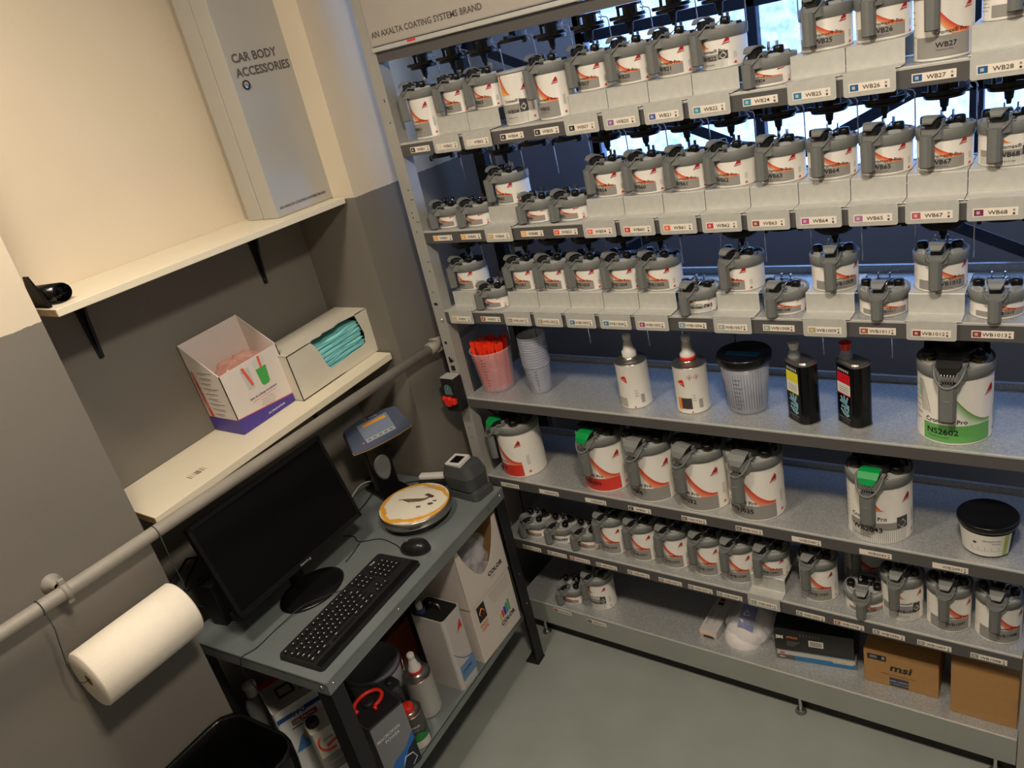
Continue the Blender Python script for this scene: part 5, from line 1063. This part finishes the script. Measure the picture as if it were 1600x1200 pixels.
# PPG can, white can and capped bottle at the near end
t = empty('thinner_can', (-1.800, -.992, ZL), math.radians(-20), 'white and blue rectangular can with red stripe at the near bench end', 'can')
MB().prism(rrect(-.15, 0, 0, .150, .010, 3), 0, .268, mat('white_blue_tin', rgb(206, 206, 206), .35, .1, noise=(9, .03, 'n'))).build('body', t)
mb = MB(); mb.box((-.150, .004, .268), (0, .146, .270), mat('grey_top', rgb(150, 144, 134), .5, noise=(9, .05, 'n'))); mb.box((-.150, .002, .266), (-.125, .148, .272), mat('crimson_strip', rgb(170, 26, 60), .35, noise=(9, .05, 'n'))); mb.build('top', t)
mb = MB(); mb.tube([(-.09, .04, .272), (-.045, .04, .273), (-.045, .085, .273), (-.09, .085, .272), (-.09, .04, .272)], .004, BLKM, 6); mb.build('handle_recess', t); MB().lathe([(.018, 0), (.016, .006), (.001, .006)], LIDG, (-.03, .115, .270), 18).build('cap', t)
mb = MB(); panelq(mb, TXc, .004, .226, .052, .242, rgb(24, 60, 130)); panelq(mb, TXc, .088, .226, .146, .242, rgb(24, 60, 130)); mb.text('PPG', .022, fT2(TXc, .052, .224), rgb(24, 60, 130), bold=.05); panelq(mb, TXc, .040, .196, .118, .214, rgb(140, 30, 40)); mb.text('DELTRON', .0145, fT2(TXc, .043, .200, .0012), rgb(225, 220, 215), bold=.02); panelq(mb, TXc, .034, .184, .120, .188, rgb(50, 50, 60)); mb.quad([TXc @ Vector((x, y, .0007)) for x, y in ((.02, .10), (.10, .10), (.10, .165), (.05, .150))], PRINT, rgb(60, 120, 180)); panelq(mb, TXc, .06, .13, .09, .165, rgb(226, 150, 60), .001); mb.build('printed_artwork', t)
t = empty('flat_can', (-1.672, -.972, ZL), math.radians(-20), 'cream rectangular can with red arc logo and black cap', 'can')
MB().prism(rrect(-.072, 0, 0, .085, .010, 3), 0, .225, mat('cream_tin', rgb(190, 184, 168), .35, .1, noise=(9, .03, 'n'))).build('body', t); MB().lathe([(.019, 0), (.018, .016), (.001, .017)], BLKM, (-.040, .022, .225), 20).build('cap', t)
mb = MB(); panelq(mb, TXc, .004, .015, .081, .130, rgb(120, 118, 114)); panelq(mb, TXc, .020, .018, .080, .070, rgb(206, 202, 190), .0008)
mb.tube([TXc @ Vector((.044 + .034 * math.cos(a), .180 + .034 * math.sin(a), .0008)) for a in [2.4 + 2.6 * i / 14 for i in range(15)]], .0028, PRINT, 5, col=cRED); mb.quad([TXc @ Vector((x, y, .0009)) for x, y in ((.030, .160), (.066, .168), (.066, .178), (.030, .168))], PRINT, cRED); mb.text('LECHLER', .008, fT2(TXc, .024, .186), cBLACK, bold=.02); mb.text('HYDROFAN', .008, fT2(TXc, .02, .10, .001), rgb(210, 208, 200)); mb.build('printed_artwork', t)
t = empty('capped_bottle', (-1.945, -.955, ZL), 0, 'grey bottle with white cap at the back near corner', 'bottle')
MB().lathe([(.001, 0), (.034, 0), (.034, .22), (.026, .245), (.016, .255), (.016, .262)], LIDG, n=26).build('body', t); MB().lathe([(.018, .258), (.018, .285), (.021, .287), (.021, .296), (.001, .297)], CAPW, n=24).build('cap', t)
# bin
t = empty('waste_bin', (-1.648, -1.262, 0), math.radians(2), 'black waste bin lined with a black plastic bag, near the wall', 'bin')
def loft(secs, M, n=6):
    mb = MB(); vs = []; 
    for (hx, hy, r, z) in secs: vs += [(x, y, z) for x, y in rrect(-hx, -hy, hx, hy, r, n)]
    k = 4 * (n + 1); mb.add(vs, [(j * k + i, j * k + (i + 1) % k, (j + 1) * k + (i + 1) % k, (j + 1) * k + i) for j in range(len(secs) - 1) for i in range(k)], M, smooth=True); return mb
mb = loft([(.095, .13, .04, .0), (.142, .178, .07, .60), (.146, .182, .07, .60), (.146, .182, .07, .612)], BLKM); mb.prism(rrect(-.095, -.13, .095, .13, .04, 5), 0, .004, BLKM); mb.build('bin_body', t)
mb = loft([(.144, .180, .07, .50), (.148, .184, .07, .56), (.1475, .184, .07, .612), (.1440, .180, .07, .622), (.138, .174, .066, .614), (.130, .166, .06, .50), (.118, .15, .06, .25), (.104, .136, .05, .05), (.01, .01, .005, .04)], BAG)
random.seed(11); mb.v = [(x + random.uniform(-.0012, .0012), y + random.uniform(-.0012, .0012), z + random.uniform(-.003, .003)) for x, y, z in mb.v]; mb.build('bag_liner', t)
